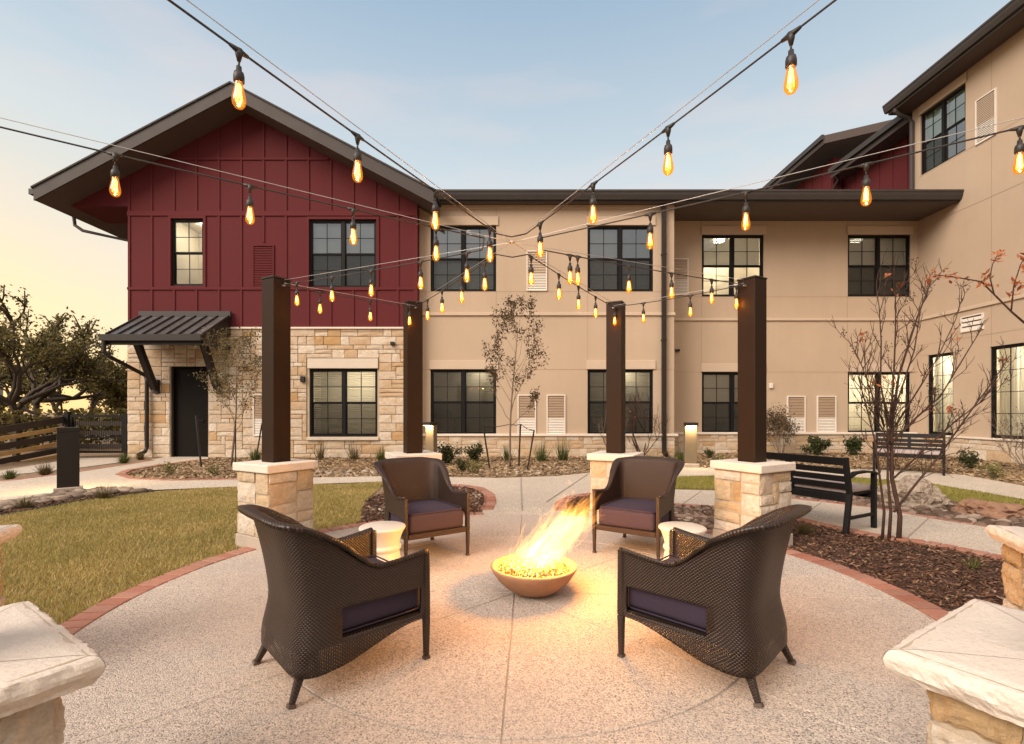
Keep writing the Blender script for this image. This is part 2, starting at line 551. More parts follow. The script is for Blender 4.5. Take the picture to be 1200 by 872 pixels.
# ------------------------------------------------------------------ mesh helpers
class MB:
    def __init__(self):
        self.v = []
        self.f = []
        self.uv = None

    def add(self, vs, fs):
        o = len(self.v)
        self.v.extend(tuple(p) for p in vs)
        self.f.extend(tuple(i + o for i in q) for q in fs)
        return self

    def box(self, x0, x1, y0, y1, z0, z1):
        return self.add([(x0, y0, z0), (x1, y0, z0), (x1, y1, z0), (x0, y1, z0), (x0, y0, z1), (x1, y0, z1), (x1, y1, z1), (x0, y1, z1)],
                        [(0, 3, 2, 1), (4, 5, 6, 7), (0, 1, 5, 4), (1, 2, 6, 5), (2, 3, 7, 6), (3, 0, 4, 7)])

    def obox(self, c, s, rz=0.0, tilt=0.0):
        """box centred at c, size s, turned about z (and about its own x first)"""
        R = Matrix.Rotation(rz, 3, 'Z') @ Matrix.Rotation(tilt, 3, 'X')
        vs = []
        for z in (-.5, .5):
            for x, y in ((-.5, -.5), (.5, -.5), (.5, .5), (-.5, .5)):
                vs.append(Vector(c) + R @ Vector((x * s[0], y * s[1], z * s[2])))
        return self.add(vs, [(0, 3, 2, 1), (4, 5, 6, 7), (0, 1, 5, 4), (1, 2, 6, 5), (2, 3, 7, 6), (3, 0, 4, 7)])

    def beam(self, a, b, w, h, up=(0, 0, 1), w2=None, h2=None):
        a, b = Vector(a), Vector(b)
        d = (b - a).normalized()
        s = d.cross(Vector(up))
        if s.length < 1e-5:
            s = Vector((1, 0, 0))
        s.normalize()
        u = s.cross(d).normalized()
        w2 = w if w2 is None else w2
        h2 = h if h2 is None else h2
        vs = [a + s * w * i + u * h * j for i, j in ((-.5, -.5), (.5, -.5), (.5, .5), (-.5, .5))]
        vs += [b + s * w2 * i + u * h2 * j for i, j in ((-.5, -.5), (.5, -.5), (.5, .5), (-.5, .5))]
        return self.add(vs, [(0, 3, 2, 1), (4, 5, 6, 7), (0, 1, 5, 4), (1, 2, 6, 5), (2, 3, 7, 6), (3, 0, 4, 7)])

    def tube(self, pts, r, n=8, caps=True):
        pts = [Vector(p) for p in pts]
        rs = r if isinstance(r, (list, tuple)) else [r] * len(pts)
        vs = []
        prev = None
        for i, p in enumerate(pts):
            d = (pts[min(i + 1, len(pts) - 1)] - pts[max(i - 1, 0)])
            if d.length < 1e-9:
                d = Vector((0, 0, 1))
            d.normalize()
            if prev is None:
                s = d.cross(Vector((0.31, 0.17, 0.93)))
                if s.length < 1e-3:
                    s = d.cross(Vector((1, 0, 0)))
            else:
                s = prev - d * prev.dot(d)
            s.normalize()
            prev = s
            u = d.cross(s)
            for k in range(n):
                a = 2 * pi * k / n
                vs.append(p + (s * cos(a) + u * sin(a)) * rs[i])
        fs = []
        for i in range(len(pts) - 1):
            for k in range(n):
                k2 = (k + 1) % n
                fs.append((i * n + k, i * n + k2, (i + 1) * n + k2, (i + 1) * n + k))
        if caps:
            fs.append(tuple(range(n - 1, -1, -1)))
            fs.append(tuple((len(pts) - 1) * n + k for k in range(n)))
        return self.add(vs, fs)

    def lathe(self, prof, c=(0, 0, 0), n=32):
        vs = []
        for r, z in prof:
            for k in range(n):
                a = 2 * pi * k / n
                vs.append((c[0] + r * cos(a), c[1] + r * sin(a), c[2] + z))
        fs = []
        for i in range(len(prof) - 1):
            for k in range(n):
                k2 = (k + 1) % n
                fs.append((i * n + k, i * n + k2, (i + 1) * n + k2, (i + 1) * n + k))
        return self.add(vs, fs)

    def prism(self, poly, z0, z1):
        n = len(poly)
        vs = [(x, y, z0) for x, y in poly] + [(x, y, z1) for x, y in poly]
        fs = [tuple(range(n - 1, -1, -1)), tuple(range(n, 2 * n))]
        for i in range(n):
            j = (i + 1) % n
            fs.append((i, j, n + j, n + i))
        return self.add(vs, fs)

    def prism_y(self, poly, y0, y1):
        """polygon in x,z extruded along y"""
        n = len(poly)
        vs = [(x, y0, z) for x, z in poly] + [(x, y1, z) for x, z in poly]
        fs = [tuple(range(n)), tuple(range(2 * n - 1, n - 1, -1))]
        for i in range(n):
            j = (i + 1) % n
            fs.append((j, i, n + i, n + j))
        return self.add(vs, fs)

    def build(self, name, mat, parent=None, loc=(0, 0, 0), rz=0.0, smooth=False, bevel=0.0, seg=2, kind=None, fix=True):
        me = bpy.data.meshes.new(name)
        me.from_pydata(self.v, [], self.f)
        if fix:
            b = bmesh.new()
            b.from_mesh(me)
            bmesh.ops.recalc_face_normals(b, faces=b.faces)
            b.to_mesh(me)
            b.free()
        if self.uv:
            lay = me.uv_layers.new(name='UVMap')
            for lp in me.loops:
                lay.data[lp.index].uv = self.uv[lp.vertex_index]
        if smooth:
            me.polygons.foreach_set('use_smooth', [True] * len(me.polygons))
        me.materials.append(mat)
        o = bpy.data.objects.new(name, me)
        COL.objects.link(o)
        o.location = loc
        o.rotation_euler = (0, 0, rz)
        if parent:
            o.parent = parent
        if bevel:
            bv = o.modifiers.new('bevel', 'BEVEL')
            bv.width = bevel
            bv.segments = seg
            bv.limit_method = 'ANGLE'
            bv.angle_limit = radians(40)
        if kind:
            o['kind'] = kind
        return o


def tag(o, label, cat, group=None, kind=None):
    o['label'] = label
    o['category'] = cat
    if group:
        o['group'] = group
    if kind:
        o['kind'] = kind
    return o


def thing(name, label, cat, loc=(0, 0, 0), rz=0.0, group=None):
    o = bpy.data.objects.new(name, None)
    o.empty_display_size = 0.1
    COL.objects.link(o)
    o.location = loc
    o.rotation_euler = (0, 0, rz)
    return tag(o, label, cat, group)


def copy_tree(src, parent=None):
    c = src.copy()
    COL.objects.link(c)
    if parent:
        c.parent = parent
    for ch in list(src.children):
        copy_tree(ch, c)
    return c


def quick_mesh(name, V, n_per, mat, parent=None, kind=None):
    """V: (N, n_per, 3) separate polygons"""
    N = V.shape[0]
    me = bpy.data.meshes.new(name)
    me.vertices.add(N * n_per)
    me.vertices.foreach_set('co', V.astype(np.float32).ravel())
    me.loops.add(N * n_per)
    me.loops.foreach_set('vertex_index', np.arange(N * n_per, dtype=np.int32))
    me.polygons.add(N)
    me.polygons.foreach_set('loop_start', np.arange(0, N * n_per, n_per, dtype=np.int32))
    me.polygons.foreach_set('loop_total', np.full(N, n_per, dtype=np.int32))
    me.update(calc_edges=True)
    me.materials.append(mat)
    o = bpy.data.objects.new(name, me)
    COL.objects.link(o)
    if parent:
        o.parent = parent
    if kind:
        o['kind'] = kind
    return o


def G(px, py):
    """a spot on the ground, read off the photograph"""
    d = F * H / (py - HZ)
    return ((px - 600) / F * d, d)


def GP(pts):
    return [G(*p) for p in pts]


def in_poly(P, poly):
    x, y = P[:, 0], P[:, 1]
    c = np.zeros(len(P), bool)
    n = len(poly)
    for i in range(n):
        x1, y1 = poly[i]
        x2, y2 = poly[(i + 1) % n]
        if y1 == y2:
            continue
        c ^= ((y1 > y) != (y2 > y)) & (x < (x2 - x1) * (y - y1) / (y2 - y1) + x1)
    return c


nr = np.random.default_rng(5)


def scatter(poly, n, avoid=()):
    a = np.array(poly)
    lo, hi = a.min(0), a.max(0)
    out = []
    tot = 0
    for _ in range(60):
        P = lo + nr.random((n, 2)) * (hi - lo)
        P = P[in_poly(P, poly)]
        for q in avoid:
            P = P[~in_poly(P, q)]
        out.append(P)
        tot += len(P)
        if tot >= n:
            break
    return np.concatenate(out)[:n]


def sheet(name, poly, z, mat, label=None, kind='structure', cat=None):
    b = bmesh.new()
    vs = [b.verts.new((x, y, z)) for x, y in poly]
    f = b.faces.new(vs)
    if f.normal.z < 0 or True:
        f.normal_update()
        if f.normal.z < 0:
            f.normal_flip()
    bmesh.ops.triangulate(b, faces=b.faces)
    me = bpy.data.meshes.new(name)
    b.to_mesh(me)
    b.free()
    me.materials.append(mat)
    o = bpy.data.objects.new(name, me)
    COL.objects.link(o)
    o['kind'] = kind
    if label:
        o['label'] = label
    if cat:
        o['category'] = cat
    return o


# ------------------------------------------------------------------ ground, paths, patio
PC = (0.02, 3.28)         # patio centre
R_IN, R_OUT = 2.50, 2.66


def arc(r, a0, a1, n=40):
    """degrees from +Y towards +X"""
    return [(PC[0] + r * sin(radians(a0 + (a1 - a0) * i / n)), PC[1] + r * cos(radians(a0 + (a1 - a0) * i / n))) for i in range(n + 1)]


b = MB()
b.add([(-400, -60, 0), (400, -60, 0), (400, 700, 0), (-400, 700, 0)], [(0, 1, 2, 3)])
b.build('ground', M['ground'], kind='structure')

lawn_l = GP([(452, 566), (440, 577), (428, 588), (423, 600), (424, 610)]) + arc(R_OUT + 0.01, -41, -128, 50) + [(-3.6, 1.2), (-9, 1.0), (-9, 5.3)] + GP([(0, 607), (60, 595), (120, 585), (180, 578), (240, 573.5), (290, 571.5), (400, 568.5)])
sheet('lawn', lawn_l, 0.004, M['turf'])
lawn_r = GP([(770, 562), (800, 559), (870, 559), (997, 560), (1095, 569), (1200, 587), (1330, 612), (1330, 632), (1200, 606), (1147, 596), (1095, 585), (1000, 578), (930, 575), (839, 574), (770, 573)])
sheet('lawn', lawn_r, 0.004, M['turf'])

rock_l = [(-9, 5.3)] + GP([(0, 607), (60, 595), (120, 585), (180, 578), (178, 575.5), (120, 573), (98, 576), (60, 581), (0, 592)]) + [(-9, 5.9)]
sheet('rock_bed', rock_l, 0.005, M['mulch'])
rock_r = GP([(850, 577), (930, 575.5), (1000, 578), (1095, 585), (1147, 596), (1200, 606), (1330, 632), (1330, 652), (1158, 619), (1095, 609), (1025, 596), (930, 585.5), (850, 578.5)])
sheet('rock_bed', rock_r, 0.005, M['mulch'])

bed_l = GP([(424, 610), (423, 600), (430, 586), (455, 576), (500, 571), (540, 570.5), (560, 574), (570, 581), (571, 590), (566, 598)]) + arc(R_OUT, -9, -41, 16)
sheet('mulch_bed', bed_l, 0.006, M['mulch'])
bed_r = arc(R_OUT, 13, 128, 60) + [(3.2, 0.9), (6.5, 0.8), (6.0, 3.2)] + GP([(1330, 690), (1170, 655.5), (1088, 638.5), (1025, 630), (929, 609), (839, 596), (790, 593), (700, 580), (672, 584), (660, 592), (662, 600)])
sheet('mulch_bed', bed_r, 0.006, M['mulch'])

plaza = GP([(445, 565.5), (500, 559.5), (586, 561), (653, 558.7), (691, 554.7), (760, 552), (812, 550.5), (812, 559), (772, 562), (767, 573), (795, 575), (795, 594), (700, 580), (672, 584), (660, 592), (662, 600)]) + arc(R_IN - 0.05, 13, -9, 8) + GP([(566, 598), (571, 590), (570, 581), (560, 574), (540, 570.5), (500, 571), (455, 576)])
sheet('path', plaza, 0.014, M['path'])
path_f = [(-9, 6.1)] + GP([(0, 591), (60, 580), (100, 574.5), (180, 575.5), (290, 571), (452, 565.5), (520, 559.5), (520, 558), (400, 560), (290, 562.5), (200, 564), (155, 562), (139, 557), (150, 551), (185, 545), (244, 538.5), (244, 536), (196, 536), (150, 545), (70, 557), (0, 565)]) + [(-9, 8.0)]
sheet('path', path_f, 0.018, M['path'])
apron = GP([(0, 552), (92, 537.2), (150, 537), (150, 541), (75, 551), (0, 558)]) + [(-10.5, 9.2), (-12.0, 10.5)]
sheet('path', apron, 0.010, M['path'])
path_n = GP([(700, 572), (790, 575), (839, 576.5), (930, 586), (1025, 597), (1095, 610), (1158, 620), (1330, 654), (1330, 688), (1170, 654.5), (1088, 637.5), (1025, 629), (929, 608), (839, 595), (790, 592), (700, 579.5)])
sheet('path', path_n, 0.020, M['path'])
path_r = GP([(760, 551), (800, 549), (930, 550), (1056, 552), (1130, 558), (1200, 571), (1330, 595), (1330, 612), (1200, 587), (1095, 569), (997, 560), (870, 559), (800, 559), (760, 557)])
sheet('path', path_r, 0.022, M['path'])

# dark gaps under the patio slabs, then the slabs themselves
b = MB()
b.prism(arc(R_IN + 0.003, 0, 357, 119), 0.0, 0.020)
b.build('patio_base', M['joint'], kind='structure')
b = MB()
gap = 0.0025
rot0 = 2.3
for rr0, rr1 in ((0.0, 1.46), (1.468, R_IN)):
    for k in range(8):
        a0, a1 = rot0 + 45 * k, rot0 + 45 * (k + 1)
        pts = []
        nseg = 14
        g1 = math.degrees(gap / rr1)
        for i in range(nseg + 1):
            a = radians(a0 + g1 + (a1 - a0 - 2 * g1) * i / nseg)
            pts.append((PC[0] + rr1 * sin(a), PC[1] + rr1 * cos(a)))
        if rr0 == 0:
            am = radians((a0 + a1) / 2)
            pts.append((PC[0] + 0.012 * sin(am), PC[1] + 0.012 * cos(am)))
        else:
            g0 = math.degrees(gap / rr0)
            for i in range(nseg, -1, -1):
                a = radians(a0 + g0 + (a1 - a0 - 2 * g0) * i / nseg)
                pts.append((PC[0] + rr0 * sin(a), PC[1] + rr0 * cos(a)))
        b.prism(pts, 0.002, 0.026)
b.build('patio', M['patio'], kind='structure', bevel=0.003, seg=1)


def brick_run(mb, pts, w, z0, z1, pitch=0.102, gapb=0.005):
    """bricks laid side by side along a line, long side across it"""
    acc = []
    for i in range(len(pts) - 1):
        a, c = Vector((*pts[i], 0)), Vector((*pts[i + 1], 0))
        L = (c - a).length
        n = max(1, int(L / 0.01))
        for k in range(n):
            acc.append(a.lerp(c, k / n))
    step = 0
    last = acc[0]
    dist = 0
    for i in range(1, len(acc)):
        dist += (acc[i] - acc[i - 1]).length
        if dist >= pitch:
            d = (acc[i] - last).normalized()
            mid = (acc[i] + last) / 2
            jz = rng.uniform(-0.0015, 0.0015)
            mb.obox((mid.x, mid.y, (z0 + z1) / 2 + jz), (pitch - gapb, w, z1 - z0), atan2(d.y, d.x) + rng.uniform(-.015, .015))
            last = acc[i]
            dist = 0


b = MB()
rm = (R_IN + R_OUT) / 2 + 0.003
brick_run(b, arc(rm, -8, -140, 240), 0.152, 0.0, 0.030)
brick_run(b, arc(rm, 12, 140, 240), 0.152, 0.0, 0.030)
brick_run(b, GP([(505, 570.5), (540, 570), (562, 573.5), (573, 580.5), (575, 590), (569, 600)]), 0.16, 0.0, 0.026)
brick_run(b, GP([(702, 579.5), (672, 583), (657, 591), (657, 602)]), 0.16, 0.0, 0.026)
brick_run(b, GP([(700, 579.8), (790, 593), (839, 596), (929, 609), (1025, 630), (1088, 638.5), (1170, 655.5), (1330, 690)]), 0.14, 0.0, 0.028)
brick_run(b, GP([(850, 577.8), (930, 585.5), (1025, 596), (1095, 609), (1158, 619), (1330, 652)]), 0.14, 0.0, 0.028)
brick_run(b, GP([(239, 539), (185, 546), (150, 552), (140, 557), (157, 562), (200, 564), (290, 562.5)]), 0.14, 0.0, 0.026)
brick_run(b, GP([(0, 565.5), (70, 557), (150, 545), (180, 540)]), 0.12, 0.0, 0.026)
b.build('brick_edging', M['brick'], kind='structure', bevel=0.004, seg=1)
# dark bed liner between lawn and rocks
b = MB()
b.tube([(x, y, 0.02) for x, y in GP([(0, 607), (60, 595), (120, 585), (180, 578)])], 0.022, 6)
b.build('bed_liner', M['cable'], kind='structure')


# saw cuts across the paths
b = MB()
for p, q in (((935, 598), (1000, 0)),):
    pass
for (p1, p2) in (((1020, 629), (1052, 601.5)), ((1015, 628.5), (1050, 600.5))):
    pass
cutm = MB()
for p1, p2 in (((1062, 634), (1088, 609.5)), ((936, 609), (962, 591)), ((800, 592.5), (822, 577)), ((610, 560.5), (611.5, 600)), ((520, 561), (505, 569.5)), ((690, 556), (640, 590))):
    a, c = G(*p1), G(*p2)
    cutm.beam((a[0], a[1], 0.024), (c[0], c[1], 0.024), 0.012, 0.003)
cutm.build('path_joint', M['joint'], kind='structure')


# grass blades
def grass(name, poly, n, hmin, hmax, mat, label, near=None):
    P = scatter(poly, n)
    if near is not None:
        pass
    n = len(P)
    ang = nr.random(n) * 2 * pi
    w = 0.0018 + 0.0018 * nr.random(n)
    dd = np.hypot(P[:, 0], P[:, 1])
    w = w * np.clip(dd / 4, 1, 3)
    patch = 0.75 + 0.5 * np.sin(P[:, 0] * 3.1 + np.cos(P[:, 1] * 2.7) * 1.5) * np.cos(P[:, 1] * 3.7 + P[:, 0])
    h = (hmin + (hmax - hmin) * nr.random(n)) * (0.75 + 0.4 * patch)
    lean = (nr.random(n) * 0.9) * h
    la = nr.random(n) * 2 * pi
    V = np.zeros((n, 3, 3))
    V[:, 0, 0] = P[:, 0] - np.cos(ang) * w
    V[:, 0, 1] = P[:, 1] - np.sin(ang) * w
    V[:, 1, 0] = P[:, 0] + np.cos(ang) * w
    V[:, 1, 1] = P[:, 1] + np.sin(ang) * w
    V[:, :2, 2] = 0.003
    V[:, 2, 0] = P[:, 0] + np.cos(la) * lean
    V[:, 2, 1] = P[:, 1] + np.sin(la) * lean
    V[:, 2, 2] = h
    o = quick_mesh(name, V, 3, mat, kind='stuff')
    tag(o, label, 'grass')
    return o


grass('grass', [p for p in lawn_l], 420000, 0.014, 0.044, M['blade'], 'dry yellow green lawn left of the round patio')
grass('grass', lawn_r, 70000, 0.02, 0.045, M['blade_g'], 'yellow green lawn strip between the two right hand paths')


def chips(name, poly, n, size, mat, label, zb=0.008, avoid=()):
    P = scatter(poly, n, avoid)
    n = len(P)
    a = nr.random(n) * 2 * pi
    L = size * (0.4 + nr.random(n) * 1.1)
    w = L * (0.18 + 0.3 * nr.random(n))
    tl = (nr.random(n) - 0.5) * 0.9
    z = zb + nr.random(n) * 0.02
    ux, uy, uz = np.cos(a) * np.cos(tl), np.sin(a) * np.cos(tl), np.sin(tl)
    tw = (nr.random(n) - 0.5) * 0.8
    vx, vy, vz = -np.sin(a) * np.cos(tw), np.cos(a) * np.cos(tw), np.sin(tw)
    V = np.zeros((n, 4, 3))
    for k, (i, j) in enumerate(((-1, -.6), (1, -1), (.8, 1), (-.9, .8))):
        V[:, k, 0] = P[:, 0] + ux * L * i / 2 + vx * w * j / 2
        V[:, k, 1] = P[:, 1] + uy * L * i / 2 + vy * w * j / 2
        V[:, k, 2] = z + uz * L * i / 2 + vz * w * j / 2
    o = quick_mesh(name, V, 4, mat, kind='stuff')
    tag(o, label, 'mulch')


chips('mulch', bed_r, 60000, 0.030, M['chips'], 'dark red brown bark mulch in the right bed')
chips('mulch', bed_l, 6000, 0.045, M['chips'], 'dark bark mulch in the round bed behind the chairs')
bed_b1 = GP([(155, 561), (140, 556.5), (185, 546.5), (246, 539)]) + [(-8.0, 13.0), (-2.6, 13.0), (-2.6, 13.3), (4.3, 13.3), (4.6, 14.3), (12.0, 14.3), (12.0, 9.0)] + GP([(1240, 576), (1200, 570), (1130, 557.5), (1056, 551.5), (930, 549.5), (800, 548.5), (691, 554), (653, 558), (586, 560.5), (520, 558), (290, 562)])
chips('mulch', bed_b1, 36000, 0.075, M['chips_tan'], 'dry tan mulch in the beds along the buildings')

# river rocks (one mesh: nobody could count them)
_ico = bmesh.new()
bmesh.ops.create_icosphere(_ico, subdivisions=2, radius=1)
ICO_V = [v.co.copy() for v in _ico.verts]
ICO_F = [tuple(v.index for v in f.verts) for f in _ico.faces]
_ico.free()


def stone_lump(mb, c, s, seed, rough=0.35, rz=None):
    R = Matrix.Rotation(rng.uniform(0, 6.28) if rz is None else rz, 3, 'Z')
    vs = []
    for v in ICO_V:
        k = 1 + rough * (mnoise.noise(v * 1.3 + Vector((seed * 3.1, seed * 1.7, seed))))
        p = R @ Vector((v.x * s[0] * k, v.y * s[1] * k, v.z * s[2] * k))
        vs.append(p + Vector(c))
    mb.add(vs, ICO_F)


def rocks(name, poly, n, smin, smax, label, zmul=0.7, mat='rock'):
    P = scatter(poly, n)
    mb = MB()
    for i, (x, y) in enumerate(P):
        s = smin + (smax - smin) * rng.random() ** 2
        stone_lump(mb, (x, y, s * rng.uniform(0.15, 0.5)), (s * rng.uniform(.8, 1.5), s * rng.uniform(.7, 1.1), s * zmul), i * 0.37)
    o = mb.build(name, M[mat], smooth=True, kind='stuff', fix=False)
    tag(o, label, 'rocks', kind='stuff')


rocks('river_rock', GP([(-60, 612), (0, 600), (60, 589), (110, 582), (172, 577), (120, 573.5), (98, 576.5), (60, 581.5), (0, 592), (-60, 602)]), 420, 0.035, 0.095, 'pale flat river rocks in the bed round the left bollard', zmul=0.45)
chips('mulch', rock_l, 7000, 0.05, M['chips'], 'dark bark mulch strip between lawn and left river rocks')
rocks('river_rock', rock_r, 1500, 0.018, 0.065, 'brown river rocks between right lawn and near path', mat='rock_b')
rk_c = GP([(786, 594), (839, 597), (862, 600), (860, 622), (838, 622), (790, 612)])
rocks('river_rock', rk_c, 330, 0.022, 0.055, 'brown river rocks beside the right stone column', mat='rock_b')
rocks('river_rock', GP([(455, 577), (500, 572), (540, 571.5), (565, 580), (560, 596), (470, 608), (430, 600)]), 700, 0.012, 0.03, 'small dark pebbles in the bed behind the left chair')
rocks('river_rock', GP([(560, 552), (680, 548), (690, 552), (650, 557), (590, 558)]), 80, 0.02, 0.05, 'pale stones in the bed before the beige facade')
rocks('river_rock', GP([(370, 553), (450, 551), (450, 557), (380, 558)]), 80, 0.02, 0.06, 'pale stones below the lower window of stone wall')


# ------------------------------------------------------------------ stonework
def ashlar(w, h, cell=0.1, holes=(), maxw=6, maxh=3, seed=1):
    """random ashlar: list of (u0, u1, v0, v1) covering w x h except the holes"""
    r = random.Random(seed)
    nu, nv = max(1, round(w / cell)), max(1, round(h / cell))
    cu, cv = w / nu, h / nv
    occ = [[False] * nu for _ in range(nv)]
    for (a, b_, c, d) in holes:
        for j in range(nv):
            for i in range(nu):
                u, v = (i + .5) * cu, (j + .5) * cv
                if a < u < b_ and c < v < d:
                    occ[j][i] = True
    out = []
    for j in range(nv):
        for i in range(nu):
            if occ[j][i]:
                continue
            ww = r.choice([2, 3, 3, 4, 4, 5, 6][:maxw + 1])
            hh = r.choice([1, 1, 2, 2, 2, 3][:max(1, 2 * maxh)])
            ww = min(ww, maxw)
            hh = min(hh, maxh)
            k = 0
            while k < ww and i + k < nu and not occ[j][i + k]:
                k += 1
            ww = k
            m = 0
            while m < hh and j + m < nv and all(not occ[j + m][i + q] for q in range(ww)):
                m += 1
            hh = m
            # do not leave single slivers at the right
            if i + ww == nu - 1 and all(not occ[j + q][nu - 1] for q in range(hh)):
                ww += 1
            for q in range(hh):
                for p in range(ww):
                    occ[j + q][i + p] = True
            out.append((i * cu, (i + ww) * cu, j * cv, (j + hh) * cv))
    return out


def stone_face(mb, rects, xf, gapm=0.012, depth=0.05, n=3, bulge=0.012, rough=0.010, seed=0, res=0.03):
    """rects in (u,v); xf maps (u, out, v) to 3-D"""
    r = random.Random(seed)
    for (a, b_, c, d) in rects:
        a += gapm * .5
        b_ -= gapm * .5
        c += gapm * .5
        d -= gapm * .5
        o0 = r.uniform(-0.006, 0.008)
        sx, sy = r.random() * 50, r.random() * 50
        nu = max(2, min(n * 2, int((b_ - a) / res))) if n > 3 else n
        nv_ = max(2, min(n * 2, int((d - c) / res))) if n > 3 else n
        vs = []
        for j in range(nv_ + 1):
            for i in range(nu + 1):
                s, t_ = i / nu, j / nv_
                u, v = a + (b_ - a) * s, c + (d - c) * t_
                e = min(s, 1 - s, t_, 1 - t_)
                out = o0 + bulge * min(1, e * 5) + rough * mnoise.noise(Vector((u * 14 + sx, v * 14 + sy, seed))) + rough * .5 * mnoise.noise(Vector((u * 40 + sx, v * 40 + sy, seed))) + rough * .25 * mnoise.noise(Vector((u * 110 + sx, v * 110 + sy, seed)))
                if e > 0:
                    pass
                else:
                    ju = rough * .6 * mnoise.noise(Vector((u * 22 + sx, v * 22, 3.3)))
                    u += ju
                    v += rough * .6 * mnoise.noise(Vector((u * 22, v * 22 + sy, 7.7)))
                vs.append(xf(u, out, v))
        base = len(vs)
        fs = []
        W_ = nu + 1
        for j in range(nv_):
            for i in range(nu):
                fs.append((j * W_ + i, j * W_ + i + 1, (j + 1) * W_ + i + 1, (j + 1) * W_ + i))
        # skirt back into the wall
        ring = [i for i in range(W_)] + [j * W_ + nu for j in range(1, nv_ + 1)] + [nv_ * W_ + i for i in range(nu - 1, -1, -1)] + [j * W_ for j in range(nv_ - 1, 0, -1)]
        for idx in ring:
            j, i = divmod(idx, W_)
            u = a + (b_ - a) * i / nu
            v = c + (d - c) * j / nv_
            vs.append(xf(u, -depth, v))
        m = len(ring)
        for k in range(m):
            k2 = (k + 1) % m
            fs.append((ring[k2], ring[k], base + k, base + k2))
        mb.add(vs, fs)


def wall_holes(mb, x0, x1, z0, z1, holes, y=0.0, reveal=0.12):
    """wall sheet in local x,z at depth y with rectangular openings and reveals going in (+y)"""
    xs = sorted({x0, x1, *[h[0] for h in holes], *[h[1] for h in holes]})
    zs = sorted({z0, z1, *[h[2] for h in holes], *[h[3] for h in holes]})
    xs = [x for x in xs if x0 <= x <= x1]
    zs = [z for z in zs if z0 <= z <= z1]
    for i in range(len(xs) - 1):
        for j in range(len(zs) - 1):
            cx, cz = (xs[i] + xs[i + 1]) / 2, (zs[j] + zs[j + 1]) / 2
            if any(h[0] < cx < h[1] and h[2] < cz < h[3] for h in holes):
                continue
            mb.add([(xs[i], y, zs[j]), (xs[i + 1], y, zs[j]), (xs[i + 1], y, zs[j + 1]), (xs[i], y, zs[j + 1])], [(0, 1, 2, 3)])
    for a, b_, c, d in holes:
        q = y + reveal
        mb.add([(a, y, c), (a, q, c), (a, q, d), (a, y, d)], [(0, 1, 2, 3)])
        mb.add([(b_, y, c), (b_, y, d), (b_, q, d), (b_, q, c)], [(0, 1, 2, 3)])
        mb.add([(a, y, d), (a, q, d), (b_, q, d), (b_, y, d)], [(0, 1, 2, 3)])
        mb.add([(a, y, c), (b_, y, c), (b_, q, c), (a, q, c)], [(0, 1, 2, 3)])


# ------------------------------------------------------------------ windows
def slats(mb, x0, x1, ztop, zbot, y, tilt, pitch=0.05, dep=0.046):
    z = ztop - 0.03
    while z > zbot + 0.02:
        t2 = tilt + rng.uniform(-.04, .04)
        dyy, dzz = dep / 2 * cos(t2), dep / 2 * sin(t2)
        mb.add([(x0, y - dyy, z + dzz), (x1, y - dyy, z + dzz), (x1, y + dyy, z - dzz), (x0, y + dyy, z - dzz)], [(0, 1, 2, 3)])
        z -= pitch
    mb.box(x0, x1, y - 0.03, y + 0.03, ztop - 0.03, ztop)
    mb.box(x0, x1, y - 0.02, y + 0.02, zbot, zbot + 0.02)


